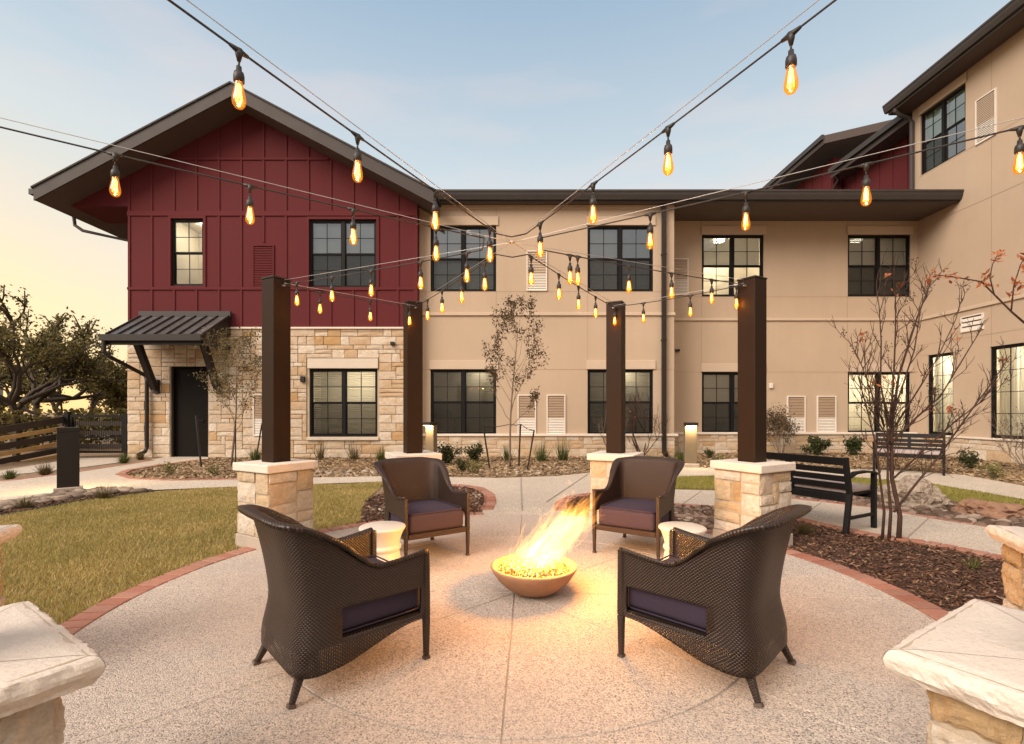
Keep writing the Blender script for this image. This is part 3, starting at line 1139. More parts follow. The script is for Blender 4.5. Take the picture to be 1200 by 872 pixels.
def window(parent, loc, rz, w, h, halves=2, rows=(2, 2), cols=2, lit=0.0, drop=(1.0, 1.0), tilt=0.6, curtain=False, glass='glass', split=True, depth=1.7, lamp_at=(0.5, 0.8), colr=None, screen=True):
    """frame (the part), with pane, blind, curtain, room and lamp as its sub-parts; local x along wall, z up from sill, y inwards"""
    fr = 0.05
    mb = MB()
    y0, y1 = 0.035, 0.115
    mb.box(0, fr, y0, y1, 0, h)
    mb.box(w - fr, w, y0, y1, 0, h)
    mb.box(fr, w - fr, y0, y1, 0, fr)
    mb.box(fr, w - fr, y0, y1, h - fr, h)
    mull = 0.085
    spans = [(fr, w - fr)] if halves == 1 else [(fr, w / 2 - mull / 2), (w / 2 + mull / 2, w - fr)]
    if halves == 2:
        mb.box(w / 2 - mull / 2, w / 2 + mull / 2, y0, y1, fr, h - fr)
    gm = MB()
    bl = MB()
    for k, (a, c) in enumerate(spans):
        zm = h * 0.5
        secs = [(zm, h - fr, y0 + 0.02, rows[0]), (fr, zm, y0 + 0.045, rows[1])] if split else [(fr, h - fr, y0 + 0.03, rows[0])]
        for si, (z0, z1, yy, nrw) in enumerate(secs):
            s = 0.03
            mb.box(a, a + s, yy, yy + 0.03, z0, z1)
            mb.box(c - s, c, yy, yy + 0.03, z0, z1)
            mb.box(a + s, c - s, yy, yy + 0.03, z1 - s, z1)
            mb.box(a + s, c - s, yy, yy + 0.03, z0, z0 + s)
            m2 = 0.016
            for i in range(1, cols):
                xm = a + s + (c - a - 2 * s) * i / cols
                mb.box(xm - m2 / 2, xm + m2 / 2, yy + .004, yy + 0.022, z0 + s, z1 - s)
            for j in range(1, nrw):
                zz = z0 + s + (z1 - z0 - 2 * s) * j / nrw
                mb.box(a + s, c - s, yy + .006, yy + 0.020, zz - m2 / 2, zz + m2 / 2)
            gm.add([(a + s, yy + 0.013, z0 + s), (c - s, yy + 0.013, z0 + s), (c - s, yy + 0.013, z1 - s), (a + s, yy + 0.013, z1 - s)], [(0, 1, 2, 3)])
        if drop[k % 2] > 0:
            tl = tilt[k] if isinstance(tilt, tuple) else tilt
            slats(bl, a + 0.005, c - 0.005, h - 0.02, h - 0.03 - (h - 0.09) * drop[k % 2], 0.17, tl)
    wo_ = mb.build('window', M['black'], parent, loc, rz)
    gm.build('pane', M[glass], wo_)
    if split and screen:
        sm = MB()
        for (a, c) in spans:
            sm.add([(a + .02, y0 + .018, fr), (c - .02, y0 + .018, fr), (c - .02, y0 + .018, h * .5), (a + .02, y0 + .018, h * .5)], [(0, 1, 2, 3)])
        sm.build('insect_screen', M['screen'], wo_)
    if bl.v:
        bl.build('blind', colr or M['blind'], wo_)
    if curtain:
        cm = MB()
        for (a, c) in ((fr, fr + (w - 2 * fr) * 0.42), (w - fr - (w - 2 * fr) * 0.45, w - fr)):
            n = 60
            vs = []
            for i in range(n + 1):
                x = a + (c - a) * i / n
                yy = 0.19 + 0.03 * sin(i * 0.85) + 0.012 * sin(i * 2.1)
                vs += [(x, yy, 0.0), (x, yy, h)]
            cm.add(vs, [(2 * i, 2 * i + 2, 2 * i + 3, 2 * i + 1) for i in range(n)])
        cm.build('curtain', M['curtain'], wo_, smooth=True)
    # the room behind
    rm_ = MB()
    e, zf, zc = 0.35, -0.5, h + 0.22
    x0, x1, ya, yb = -e, w + e, 0.122, depth
    rm_.add([(x0, ya, zf), (x1, ya, zf), (x1, yb, zf), (x0, yb, zf), (x0, ya, zc), (x1, ya, zc), (x1, yb, zc), (x0, yb, zc)],
            [(0, 1, 2, 3), (4, 7, 6, 5), (3, 2, 6, 7), (0, 3, 7, 4), (1, 5, 6, 2)])
    rm_.add([(x0, ya, zf), (0, ya, zf), (0, ya, zc), (x0, ya, zc)], [(0, 1, 2, 3)])
    rm_.add([(w, ya, zf), (x1, ya, zf), (x1, ya, zc), (w, ya, zc)], [(0, 1, 2, 3)])
    rm_.add([(0, ya, h), (w, ya, h), (w, ya, zc), (0, ya, zc)], [(0, 1, 2, 3)])
    rm_.add([(0, ya, zf), (w, ya, zf), (w, ya, 0), (0, ya, 0)], [(0, 1, 2, 3)])
    # a doorway panel and a shelf so the room is not empty
    dxx = w * rng.uniform(0.3, 0.6)
    rm_.box(dxx, dxx + 0.45, yb - 0.05, yb - 0.01, zf, h * 0.8)
    rm_.box(w * 0.05, w * 0.25, yb - 0.45, yb - 0.02, zf, h * rng.uniform(0.2, 0.5))
    rm_.build('room', M['room'], wo_, fix=False)
    if lit > 0:
        lm = MB()
        lm.lathe([(0.0, 0.0), (0.16, 0.0), (0.17, 0.05), (0.0, 0.06)], (w * lamp_at[0], min(lamp_at[1] + 0.15, depth - .2), zc - 0.10), 16)
        key = 'lamp_%.2f' % lit
        if key not in M:
            M[key] = m_emit('room_lamp_light', (1.0, 0.88, 0.68), lit)
        lm.build('ceiling_lamp', M[key], wo_)
    return wo_


def grille(parent, loc, rz, w, h, lower=0.42, upper='vent_t', low='vent_w', frame='vent_w', name='vent_grille', pitch=0.045):
    mb = MB()
    t = 0.03
    mb.box(0, t, -0.02, 0.02, 0, h)
    mb.box(w - t, w, -0.02, 0.02, 0, h)
    mb.box(t, w - t, -0.02, 0.02, 0, t)
    mb.box(t, w - t, -0.02, 0.02, h - t, h)
    g = mb.build(name, M[frame], parent, loc, rz)
    k = MB()
    k.add([(t, 0.012, t), (w - t, 0.012, t), (w - t, 0.012, h - t), (t, 0.012, h - t)], [(0, 1, 2, 3)])
    k.build('back_panel', M['vent_d'], g)

    def lou(z0, z1, mat, nm):
        m2 = MB()
        z = z0
        while z < z1 - 0.01:
            zt = min(z + pitch * 0.72, z1)
            m2.add([(t, -0.012, z), (w - t, -0.012, z), (w - t, 0.006, zt), (t, 0.006, zt)], [(0, 1, 2, 3)])
            m2.add([(t, -0.012, z), (w - t, -0.012, z), (w - t, -0.004, z - 0.006), (t, -0.004, z - 0.006)], [(0, 1, 2, 3)])
            z += pitch
        m2.build(nm, M[mat], g)
    zs = t + (h - 2 * t) * lower
    if lower > 0:
        lou(t, zs, low, 'louvre')
    lou(zs, h - t, upper, 'louvre')
    return g


# ------------------------------------------------------------------ building 1: red gabled wing over stone
YG = 13.1
sG = F / YG                    # pixels per metre on that wall


def gx(px): return (px - 600) / sG
def gz(py): return H + (HZ - py) / sG


wing = thing('gable_wing', 'red board and batten gabled building over a limestone ground floor', 'building', (0, 0, 0))
XL, XR = gx(149), gx(489)
ZB = gz(384)                   # foot of the red siding
win_s = (gx(200), gx(238), gz(335), gz(256))
win_t = (gx(362), gx(441), gz(337), gz(257))
win_g = (gx(362), gx(442), gz(512), gz(432))
door = (gx(200), gx(243), 0.0, gz(428))
vent_g = (gx(297), gx(310), gz(511), gz(462))
# stone wall
b = MB()
wall_holes(b, XL, XR, 0, ZB, [win_g, door], YG + 0.03, 0.14)
b.box(XL, XL + 0.001, YG + 0.03, YG + 10, 0, ZB)
b.build('stone_wall', M['mortar'], wing)
b = MB()
rects = ashlar(XR - XL, ZB, 0.115, [(door[0] - XL, door[1] - XL, -1, door[3]), (win_g[0] - XL - .02, win_g[1] - XL + .02, win_g[2] - 0.10, win_g[3] + 0.29)], 6, 2, 3)
stone_face(b, rects, lambda u, o, v: (XL + u, YG - o, v), 0.016, 0.028, 3, 0.006, 0.007, 3)
b.build('stonework', M['stone'], wing, fix=False)
b = MB()
b.box(win_g[0] - 0.03, win_g[1] + 0.03, YG - 0.035, YG + 0.05, win_g[3] + 0.005, win_g[3] + 0.27)
b.build('lintel', M['cast'], wing, bevel=0.008)
b = MB()
b.box(win_g[0] - 0.05, win_g[1] + 0.05, YG - 0.06, YG + 0.08, win_g[2] - 0.09, win_g[2] - 0.004)
b.build('sill', M['cast'], wing, bevel=0.008)
b = MB()
b.box(XL - 0.02, XR, YG - 0.05, YG + 0.06, ZB - 0.035, ZB + 0.012)
b.build('ledge', M['cap'], wing)
# red wall
YR = YG + 0.02
b = MB()
ZT = 6.62
b2 = MB()
wall_holes(b, XL, XR, ZB + 0.012, ZT, [win_s, win_t], YR, 0.12)
RP = (-7.18, 9.60)             # roof peak (top)
RS = 0.528
TH = 0.31


def roof_z(x): return RP[1] - RS * abs(x - RP[0])


zs_l, zs_r = roof_z(XL) - TH, roof_z(XR) - TH
xl2 = -11.9
b.add([(XL, YR, ZT), (XR, YR, ZT), (XR, YR, zs_r), (RP[0], YR, RP[1] - TH), (XL, YR, zs_l)], [(0, 1, 2, 3, 4)])
b.add([(xl2, YR, 6.78), (XL, YR, 6.78), (XL, YR, zs_l), (xl2, YR, roof_z(xl2) - TH)], [(0, 1, 2, 3)])
b.add([(xl2, YR, 6.78), (XL, YR, 6.78), (XL, YR + 1.2, 6.78), (xl2, YR + 1.2, 6.78)], [(0, 1, 2, 3)])
b.add([(XL, YR, ZB), (XL, YR + 12, ZB), (XL, YR + 12, 6.9), (XL, YR, 6.9)], [(0, 1, 2, 3)])
b.add([(XR, YG, 0), (XR, YG + 1, 0), (XR, YG + 1, zs_r + .1), (XR, YG, zs_r + .1)], [(0, 1, 2, 3)])
b.build('siding', M['red'], wing)
# battens
b = MB()
bw, bp = 0.055, 0.022


def vb(x, z0, z1, w=bw):
    if z1 - z0 > 0.05:
        b.box(x - w / 2, x + w / 2, YR - bp, YR + 0.004, z0, z1)


def hb(x0, x1, z, hh=0.13):
    b.box(x0, x1, YR - bp - 0.006, YR + 0.004, z - hh / 2, z + hh / 2)


bands = [gz(250), gz(338)]
hb(XL, XR, bands[0])
hb(XL, XR, bands[1], 0.07)
zb3 = gz(186)
hw = (RP[1] - TH - zb3) / RS
hb(RP[0] - hw + 0.1, min(RP[0] + hw - 0.1, XR), zb3, 0.06)
x = XL + 0.05
i = 0
while x < XR:
    top = roof_z(x) - TH - 0.02
    for (z0, z1) in ((ZB + 0.012, bands[1] - 0.036), (bands[1] + 0.036, bands[0] - 0.066), (bands[0] + 0.066, zb3 - 0.031), (zb3 + 0.031, 99)):
        z1 = min(z1, top)
        blocked = False
        for wv in (win_s, win_t, (gx(296), gx(321), gz(338), gz(287))):
            if wv[0] - 0.08 < x < wv[1] + 0.08 and z0 < wv[3] and z1 > wv[2]:
                blocked = True
                if z1 > wv[3] + 0.1:
                    vb(x, wv[3] + 0.08, z1)
                if wv[2] - 0.08 > z0 + 0.1:
                    vb(x, z0, wv[2] - 0.08)
        if not blocked:
            vb(x, z0, z1)
    x += 0.603
for wv in (win_s, win_t):
    t = 0.07
    b.box(wv[0] - t, wv[0] - 0.002, YR - 0.03, YR + 0.004, wv[2] - t, wv[3] + t)
    b.box(wv[1] + 0.002, wv[1] + t, YR - 0.03, YR + 0.004, wv[2] - t, wv[3] + t)
    b.box(wv[0], wv[1], YR - 0.03, YR + 0.004, wv[3] + 0.002, wv[3] + t)
    b.box(wv[0], wv[1], YR - 0.03, YR + 0.004, wv[2] - t, wv[2] - 0.002)
vb(XR - 0.05, ZB, zs_r, 0.11)
b.build('batten', M['red_trim'], wing)
# roof
YF = 12.4
xe_l, xe_r = -12.2, -2.0
b = MB()
pl = [(xe_l, roof_z(xe_l)), RP, (xe_r, roof_z(xe_r)), (xe_r, roof_z(xe_r) - TH), (RP[0], RP[1] - TH), (xe_l, roof_z(xe_l) - TH)]
b.add([(x, YF + 0.04, z) for x, z in pl] + [(x, YF + 14, z) for x, z in pl],
      [(0, 1, 4, 5), (1, 2, 3, 4), (6, 11, 10, 7), (7, 10, 9, 8), (0, 6, 7, 1), (1, 7, 8, 2), (2, 8, 9, 3), (5, 4, 10, 11), (4, 3, 9, 10), (0, 5, 11, 6)])
rf = b.build('roof', M['soffit'], wing)
b = MB()
for s in (-1, 1):
    xe = xe_l if s < 0 else xe_r
    ze = roof_z(xe)
    b.add([(RP[0], YF, RP[1] + 0.01), (xe, YF, ze + 0.01), (xe, YF, ze - TH - 0.01), (RP[0], YF, RP[1] - TH - 0.01),
           (RP[0], YF + 0.038, RP[1] + 0.01), (xe, YF + 0.038, ze + 0.01), (xe, YF + 0.038, ze - TH - 0.01), (RP[0], YF + 0.038, RP[1] - TH - 0.01)],
          [(0, 1, 2, 3), (4, 7, 6, 5), (0, 4, 5, 1), (3, 2, 6, 7), (1, 5, 6, 2)])
b.build('fascia', M['fascia'], rf)
b = MB()
for s in (-1, 1):
    xe = (xe_l - .05) if s < 0 else (xe_r + .05)
    ze = roof_z(xe)
    b.add([(RP[0], YF - 0.03, RP[1] + 0.055), (xe, YF - 0.03, ze + 0.055), (xe, YF - 0.03, ze + 0.012), (RP[0], YF - 0.03, RP[1] + 0.012),
           (RP[0], YF + 14, RP[1] + 0.055), (xe, YF + 14, ze + 0.055), (xe, YF + 14, ze + 0.012), (RP[0], YF + 14, RP[1] + 0.012)],
          [(0, 1, 2, 3), (4, 7, 6, 5), (0, 4, 5, 1), (3, 2, 6, 7), (1, 5, 6, 2)])
b.build('shingles', M['shingle'], rf)
b = MB()
b.box(xe_l - 0.13, xe_l - 0.002, YF + 0.0, YF + 14, roof_z(xe_l) - 0.16, roof_z(xe_l) - 0.02)
b.build('gutter', M['metal'], rf)
b = MB()
b.tube([(xe_l - .06, YG + .5, 6.75), (xe_l - .02, YG + .5, 6.45), (xe_l + .2, YG + .5, 6.3), (XL - 0.06, YG + .5, 5.95), (XL - 0.06, YG + .5, 3.3)], 0.045, 8)
b.build('downspout', M['fascia'], wing)
# windows of the wing
grey_blind = m_plain('grey_blind', (0.52, 0.53, 0.54), 0.6, var=0.05)
window(wing, (win_s[0], YR, win_s[2]), 0, win_s[1] - win_s[0], win_s[3] - win_s[2], 1, lit=75, drop=(0, 0), glass='glass', screen=False)
window(wing, (win_t[0], YR, win_t[2]), 0, win_t[1] - win_t[0], win_t[3] - win_t[2], 2, lit=2.5, drop=(1, 1), tilt=1.15, glass='glass_sky', colr=grey_blind)
window(wing, (win_g[0], YG + 0.04, win_g[2]), 0, win_g[1] - win_g[0], win_g[3] - win_g[2], 2, lit=80, drop=(1, 1), tilt=(0.75, 0.25))
grille(wing, (gx(296), YR - 0.01, gz(338)), 0, gx(321) - gx(296), gz(287) - gz(338), 0.42, 'red_trim', 'red_trim', 'red_trim')
grille(wing, (vent_g[0], YG - 0.015, vent_g[2]), 0, vent_g[1] - vent_g[0] + .2, vent_g[3] - vent_g[2], 0.42)
b = MB()
b.box(gx(353), gx(358), YG - 0.08, YG, gz(448), gz(441))
b.build('wall_lamp', M['metal'], wing, bevel=0.01)
b = MB()
b.box(gx(458), gx(463), YG - 0.09, YG, gz(405), gz(401))
b.build('wall_lamp', M['metal'], wing, bevel=0.01)
# door
b = MB()
b.box(door[0] + 0.06, door[1] - 0.06, YG + 0.10, YG + 0.15, 0.01, door[3] - 0.06)
dr = b.build('door', M['door'], wing)
b = MB()
b.box(door[0], door[0] + 0.06, YG + 0.02, YG + 0.17, 0, door[3])
b.box(door[1] - 0.06, door[1], YG + 0.02, YG + 0.17, 0, door[3])
b.box(door[0] + .06, door[1] - .06, YG + 0.02, YG + 0.17, door[3] - 0.06, door[3])
b.build('door_frame', M['door'], dr)
b = MB()
b.tube([(door[1] - 0.14, YG + 0.10, 1.0), (door[1] - 0.14, YG + 0.05, 1.0), (door[1] - 0.26, YG + 0.05, 1.0)], 0.012, 6)
b.build('handle', M['metal'], dr)
b = MB()
b.box(door[0] + 0.05, door[1] - 0.05, YG, YG + 0.1, 0.0, 0.02)
b.build('threshold', M['wire'], dr)
# awning
ax0, ax1 = -9.97, -7.56
zb_, zf_ = 3.80, 3.12
yb_, yf_ = YG - 0.05, 11.92
aw = MB()
aw.add([(ax0, yb_, zb_), (ax1, yb_, zb_), (ax1, yf_, zf_), (ax0, yf_, zf_), (ax0, yb_, zb_ - .09), (ax1, yb_, zb_ - .09), (ax1, yf_, zf_ - .09), (ax0, yf_, zf_ - .09)],
       [(0, 1, 2, 3), (4, 7, 6, 5), (0, 4, 5, 1), (3, 2, 6, 7), (0, 3, 7, 4), (1, 5, 6, 2)])
M['awning'] = m_plain('awning_metal', (0.10, 0.093, 0.095), 0.35, 0.3, var=0.15, scale=3)
awo = aw.build('awning', M['awning'], wing)
b = MB()
for k in range(9):
    xx = ax0 + 0.02 + (ax1 - ax0 - 0.04) * k / 8
    b.beam((xx, yb_, zb_ + 0.02), (xx, yf_ - 0.01, zf_ + 0.02), 0.022, 0.045)
b.box(ax0 - 0.02, ax1 + 0.02, YG - 0.09, YG - 0.02, zb_ - 0.02, zb_ + 0.13)
b.build('standing_seam', M['roof'], awo)
b = MB()
b.box(ax0 - 0.05, ax1 + 0.0, yf_ - 0.12, yf_ - 0.005, zf_ - 0.15, zf_ + 0.005)
b.box(ax0 - 0.02, ax1 + 0.0, yf_, yf_ + 0.05, zf_ - 0.24, zf_ - 0.092)
b.box(ax1 - 0.05, ax1 + 0.004, yf_ + .05, YG - 0.03, zf_ - 0.24, zf_ - 0.1)
b.add([(ax1 + .006, yf_, zf_ - .22), (ax1 + .006, YG - .03, zb_ - .5), (ax1 + .006, YG - .03, zb_ + .02), (ax1 + .006, yf_, zf_ + .02),
       (ax1 - .04, yf_, zf_ - .22), (ax1 - .04, YG - .03, zb_ - .5), (ax1 - .04, YG - .03, zb_ + .02), (ax1 - .04, yf_, zf_ + .02)],
      [(0, 1, 2, 3), (4, 7, 6, 5), (0, 4, 5, 1), (3, 2, 6, 7), (0, 3, 7, 4), (1, 5, 6, 2)])
b.add([(ax0 - .006, yf_, zf_ - .22), (ax0 - .006, YG - .03, zb_ - .5), (ax0 - .006, YG - .03, zb_ + .02), (ax0 - .006, yf_, zf_ + .02),
       (ax0 + .04, yf_, zf_ - .22), (ax0 + .04, YG - .03, zb_ - .5), (ax0 + .04, YG - .03, zb_ + .02), (ax0 + .04, yf_, zf_ + .02)],
      [(0, 1, 2, 3), (4, 7, 6, 5), (0, 4, 5, 1), (3, 2, 6, 7), (0, 3, 7, 4), (1, 5, 6, 2)])
b.build('gutter', M['metal'], awo)
for xx in (-9.55, -7.87):
    b = MB()
    b.beam((xx, yf_ + 0.42, zf_ - 0.02), (xx, YG - 0.10, 1.85), 0.14, 0.15, up=(1, 0, 0))
    b.box(xx - 0.07, xx + 0.07, YG - 0.06, YG + 0.0, 1.72, 2.1)
    b.build('bracket', M['metal'], awo, bevel=0.006)
b = MB()
xx = gx(175)
b.tube([(ax0 + 0.02, yf_ - 0.06, zf_ - .12), (ax0 + 0.02, yf_ - 0.06, zf_ - .42), (ax0 + .08, yf_ + 0.0, zf_ - .52), (xx - 0.05, YG - 0.09, gz(440)), (xx, YG - 0.09, gz(446)), (xx, YG - 0.09, 0.28), (xx, YG - 0.15, 0.18), (xx - .08, YG - 0.3, 0.10)], 0.05, 8)
b.build('downspout', M['metal'], awo)

# ------------------------------------------------------------------ building 2: beige two-storey block
YM, YB, XW = 13.4, 14.5, 12.1
sM, sB = F / YM, F / YB


def mx_(px): return (px - 600) / sM
def mz(py): return H + (HZ - py) / sM
def bx_(px): return (px - 600) / sB
def bz(py): return H + (HZ - py) / sB


blk = thing('stucco_block', 'beige stucco two storey building with dark eave behind the fire pit', 'building', (0, 0, 0))
X0, X1 = XR - 0.02, mx_(790)
ZE = 6.92
ZL = mz(511)
mw = {'ul': (mx_(504.5), mx_(581.5), mz(341.5), mz(264.5)), 'ur': (mx_(688.5), mx_(765.5), mz(341.5), mz(264.5)),
      'll': (mx_(504.5), mx_(581.5), mz(510), mz(433)), 'lr': (mx_(688.5), mx_(765.5), mz(510), mz(433))}
bw_ = {'ul': (bx_(822.5), bx_(895), bz(347.5), bz(275)), 'ur': (bx_(993.5), bx_(1067), bz(347.5), bz(275)),
       'll': (bx_(822.5), bx_(895), bz(508), bz(436)), 'lr': (bx_(993.5), bx_(1067), bz(508), bz(436))}
b = MB()
wall_holes(b, X0, X1, 0, ZE + .1, list(mw.values()), YM)
wall_holes(b, X1, XW + 0.02, 0, ZE + .1, list(bw_.values()), YB)
b.add([(X1, YM, 0), (X1, YB, 0), (X1, YB, ZE + .1), (X1, YM, ZE + .1)], [(0, 1, 2, 3)])
b.build('stucco_wall', M['stucco'], blk)
# bands and mouldings
b = MB()


def band(x0, x1, y, z0, z1, t=0.03):
    b.box(x0, x1, y - t, y - 0.001, z0, z1)


for k, w_ in mw.items():
    band(w_[0] - 0.03, w_[1] + 0.06, YM, w_[3] + 0.004, w_[3] + 0.25, 0.035)
for k, w_ in bw_.items():
    band(w_[0] - 0.03, w_[1] + 0.06, YB, w_[3] + 0.004, w_[3] + 0.25, 0.035)
band(X0, X1 + 0.02, YM, mz(370), mz(366.5), 0.045)
band(X1 + .02, XW, YB, bz(376), bz(373), 0.045)
band(X0, X1, YM, ZE - 0.10, ZE + 0.02, 0.02)
b.build('moulding', M['stucco_band'], blk, bevel=0.006, seg=1)
# thin control joints
b = MB()


def vj(x, y, z0, z1): b.box(x - 0.006, x + 0.006, y - 0.004, y - 0.0015, z0, z1)
def hj(x0, x1, y, z): b.box(x0, x1, y - 0.004, y - 0.0015, z - 0.006, z + 0.006)


for px in (581.5, 688.5):
    vj(mx_(px), YM, ZL, mw['ll'][2]); vj(mx_(px), YM, mw['ll'][3] + .25, mz(370.5)); vj(mx_(px), YM, mz(366), mw['ul'][2]); vj(mx_(px), YM, mw['ul'][3] + .25, ZE)
hj(X0, X1, YM, mz(341.8)); hj(X0, mx_(504), YM, mz(433)); hj(mx_(582), mx_(688), YM, mz(433)); hj(mx_(766), X1, YM, mz(433))
for px in (822, 993):
    vj(bx_(px), YB, bw_['ll'][3] + .25, bz(376.5)); vj(bx_(px), YB, bz(372.5), bw_['ul'][2]); vj(bx_(px), YB, bw_['ul'][3] + .25, ZE)
hj(X1, XW, YB, bz(347.8)); hj(X1, bx_(822), YB, bz(436)); hj(bx_(895.5), bx_(993), YB, bz(436)); hj(bx_(1067.5), XW, YB, bz(436))
b.build('control_joint', M['vent_t'], blk)
# stone base and ledge
b = MB()
stone_face(b, ashlar(X1 - X0, ZL, 0.12, (), 6, 2, 8), lambda u, o, v: (X0 + u, YM - 0.06 - o, v), 0.016, 0.05, 3, 0.006, 0.006, 8)
b.build('stonework', M['stone'], blk, fix=False)
b = MB()
stone_face(b, ashlar(XW - X1, bz(509), 0.12, (), 6, 2, 9), lambda u, o, v: (X1 + u, YB - 0.06 - o, v), 0.016, 0.05, 3, 0.006, 0.006, 9)
b.build('stonework', M['stone'], blk, fix=False)
b = MB()
b.box(X0, X1 - .002, YM - 0.05, YM - 0.004, 0, ZL - .005)
b.box(X1 + .002, XW, YB - 0.05, YB - 0.004, 0, bz(509) - .005)
b.build('mortar_bed', M['mortar'], blk)
b = MB()
b.box(X0, X1 + 0.08, YM - 0.11, YM - 0.003, ZL, ZL + 0.065)
b.box(X1 + 0.085, XW - 0.1, YB - 0.11, YB - 0.003, bz(509), bz(509) + 0.065)
b.build('ledge', M['cap'], blk, bevel=0.008)
# eave: gutter, fascia, soffit
YE = 13.15
b = MB()
b.box(-2.35, XW, YE + 0.03, YB + 0.3, ZE, ZE + 0.05)
b.build('soffit', M['soffit'], blk)
b = MB()
b.box(-2.35, XW, YE, YE + 0.028, ZE - 0.02, ZE + 0.26)
b.build('fascia', M['fascia'], blk)
b = MB()
prof = [(0, 0.02), (0, 0.27), (-0.135, 0.27), (-0.135, 0.22), (-0.12, 0.20), (-0.11, 0.14), (-0.07, 0.03)]
n_ = len(prof)
xa, xb = -2.3, XW + 0.02
b.add([(xa, YE + p, ZE + q) for p, q in prof] + [(xb, YE + p, ZE + q) for p, q in prof],
      [tuple(range(n_)), tuple(range(2 * n_ - 1, n_ - 1, -1))] + [(i, n_ + i, n_ + (i + 1) % n_, (i + 1) % n_) for i in range(n_)])
b.build('gutter', M['roof'], blk)
b = MB()
b.add([(-2.35, YE - .02, ZE + 0.275), (XW, YE - .02, ZE + 0.275), (XW, YE + 9, ZE + 0.9), (-2.35, YE + 9, ZE + 0.9),
       (-2.35, YE - .02, ZE + 0.31), (XW, YE - .02, ZE + 0.31), (XW, YE + 9, ZE + 0.94), (-2.35, YE + 9, ZE + 0.94)],
      [(0, 3, 2, 1), (4, 5, 6, 7), (0, 1, 5, 4), (1, 2, 6, 5), (2, 3, 7, 6), (3, 0, 4, 7)])
b.build('roof', M['shingle'], blk)
b = MB()
xx = mx_(777)
b.box(xx - 0.055, xx + 0.055, YM - 0.13, YM - 0.03, 0.12, ZE + .02)
b.box(xx - 0.065, xx + 0.065, YM - 0.14, YM - 0.005, mz(400), mz(398))
b.box(xx - 0.065, xx + 0.065, YM - 0.14, YM - 0.005, mz(300), mz(298))
b.beam((xx, YM - .08, 0.16), (xx, YM - .3, 0.06), 0.1, 0.1)
b.build('downspout', M['metal'], blk)


def W4(wd): return wd[1] - wd[0], wd[3] - wd[2]


def put(wd, y, **k): window(blk, (wd[0], y, wd[2]), 0, *W4(wd), 2, **k)


put(mw['ul'], YM, lit=5.4, drop=(1, 1), tilt=(1.1, 1.1), glass='glass_sky', colr=grey_blind)
put(mw['ur'], YM, lit=0, drop=(1, 1), tilt=(0.9, 0.5), glass='glass_sky')
put(mw['ll'], YM, lit=12.6, drop=(1, 1), tilt=0.12, lamp_at=(0.7, 1.2))
put(mw['lr'], YM, lit=16.2, drop=(1, 1), tilt=(0.3, 0.1), lamp_at=(0.8, 1.2))
put(bw_['ul'], YB, lit=170, drop=(0.5, 0.5), tilt=1.1, glass='glass', screen=False)
put(bw_['ur'], YB, lit=9, drop=(1, 1), tilt=1.0)
put(bw_['ll'], YB, lit=14.4, drop=(1, 1), tilt=(1.0, 0.8))
put(bw_['lr'], YB, lit=230, drop=(1, 0.6), tilt=(0.35, 0.2), lamp_at=(0.72, 0.6), screen=False)
grille(blk, (mx_(617), YM - 0.015, mz(341)), 0, mx_(641) - mx_(617), mz(294) - mz(341), 0.42, 'stucco_band', 'vent_w')
for px0, px1 in ((606.5, 628), (640.5, 662.5)):
    grille(blk, (mx_(px0), YM - 0.015, mz(509.5)), 0, mx_(px1) - mx_(px0), mz(462.5) - mz(509.5), 0.42)
for px0, px1 in ((922, 943.5), (957, 979.5)):
    grille(blk, (bx_(px0), YB - 0.015, bz(507.5)), 0, bx_(px1) - bx_(px0), bz(464) - bz(507.5), 0.42)
grille(blk, (bx_(786), YB - 0.015, bz(346)), 0, bx_(806.5) - bx_(786), bz(303) - bz(346), 0.42, 'stucco_band', 'vent_w')
b = MB()
b.box(bx_(901), bx_(905), YB - 0.06, YB - .001, bz(455), bz(449))
b.build('wall_lamp', M['vent_w'], blk, bevel=0.008)
b = MB()
b.box(bx_(791), bx_(796), YB - 0.08, YB - .001, bz(412), bz(409.5))
b.build('wall_lamp', M['metal'], blk, bevel=0.008)

# ------------------------------------------------------------------ building 3: three-storey wing on the right
rw = thing('stucco_wing', 'tall beige three storey wing along the right side of courtyard', 'building', (0, 0, 0))
RZ = -pi / 2                   # local x runs towards the viewer, local y into the wall


def ry(px): return XW * F / (px - 600)          # depth of a column of the photo on that wall
def rz_(px, py): return H + (HZ - py) / F * ry(px)


holes_r = []


def rhole(p0, p1, z0, z1):
    h_ = (14.7 - ry(p0), 14.7 - (ry(p1) if p1 else p0), z0, z1)
    holes_r.append(h_)
    return h_


w_up = rhole(1078.5, 1131.5, 8.22, 10.02)
w_g1 = rhole(1087, 1117, 0.58, 2.88)
h2_ = (14.7 - ry(1160), 14.7 - ry(1160) + 1.75, 0.58, 2.88)
holes_r.append(h2_)
h3_ = (14.7 - 9.2, 14.7 - 7.4, 0.58, 2.88)
holes_r.append(h3_)
h4_ = (14.7 - 10.6, 14.7 - 8.8, 8.22, 10.02)
holes_r.append(h4_)
ZR = 10.36
b = MB()
wall_holes(b, 0, 17, 0, ZR, holes_r)
b.add([(0, 0, 6.9), (0, 6, 6.9), (0, 6, ZR), (0, 0, ZR)], [(0, 1, 2, 3)])
b.build('stucco_wall', M['stucco'], rw, (XW, 14.7, 0), RZ)
b = MB()
for h_ in holes_r:
    if h_[2] > 4:
        b.box(h_[0] - 0.05, h_[1] + 0.05, -0.035, -0.001, h_[3] + 0.004, h_[3] + 0.26)
b.box(0.22, 17, -0.045, -0.001, 3.93, 4.02)
b.build('moulding', M['stucco_band'], rw, (XW, 14.7, 0), RZ, bevel=0.006, seg=1)
b = MB()
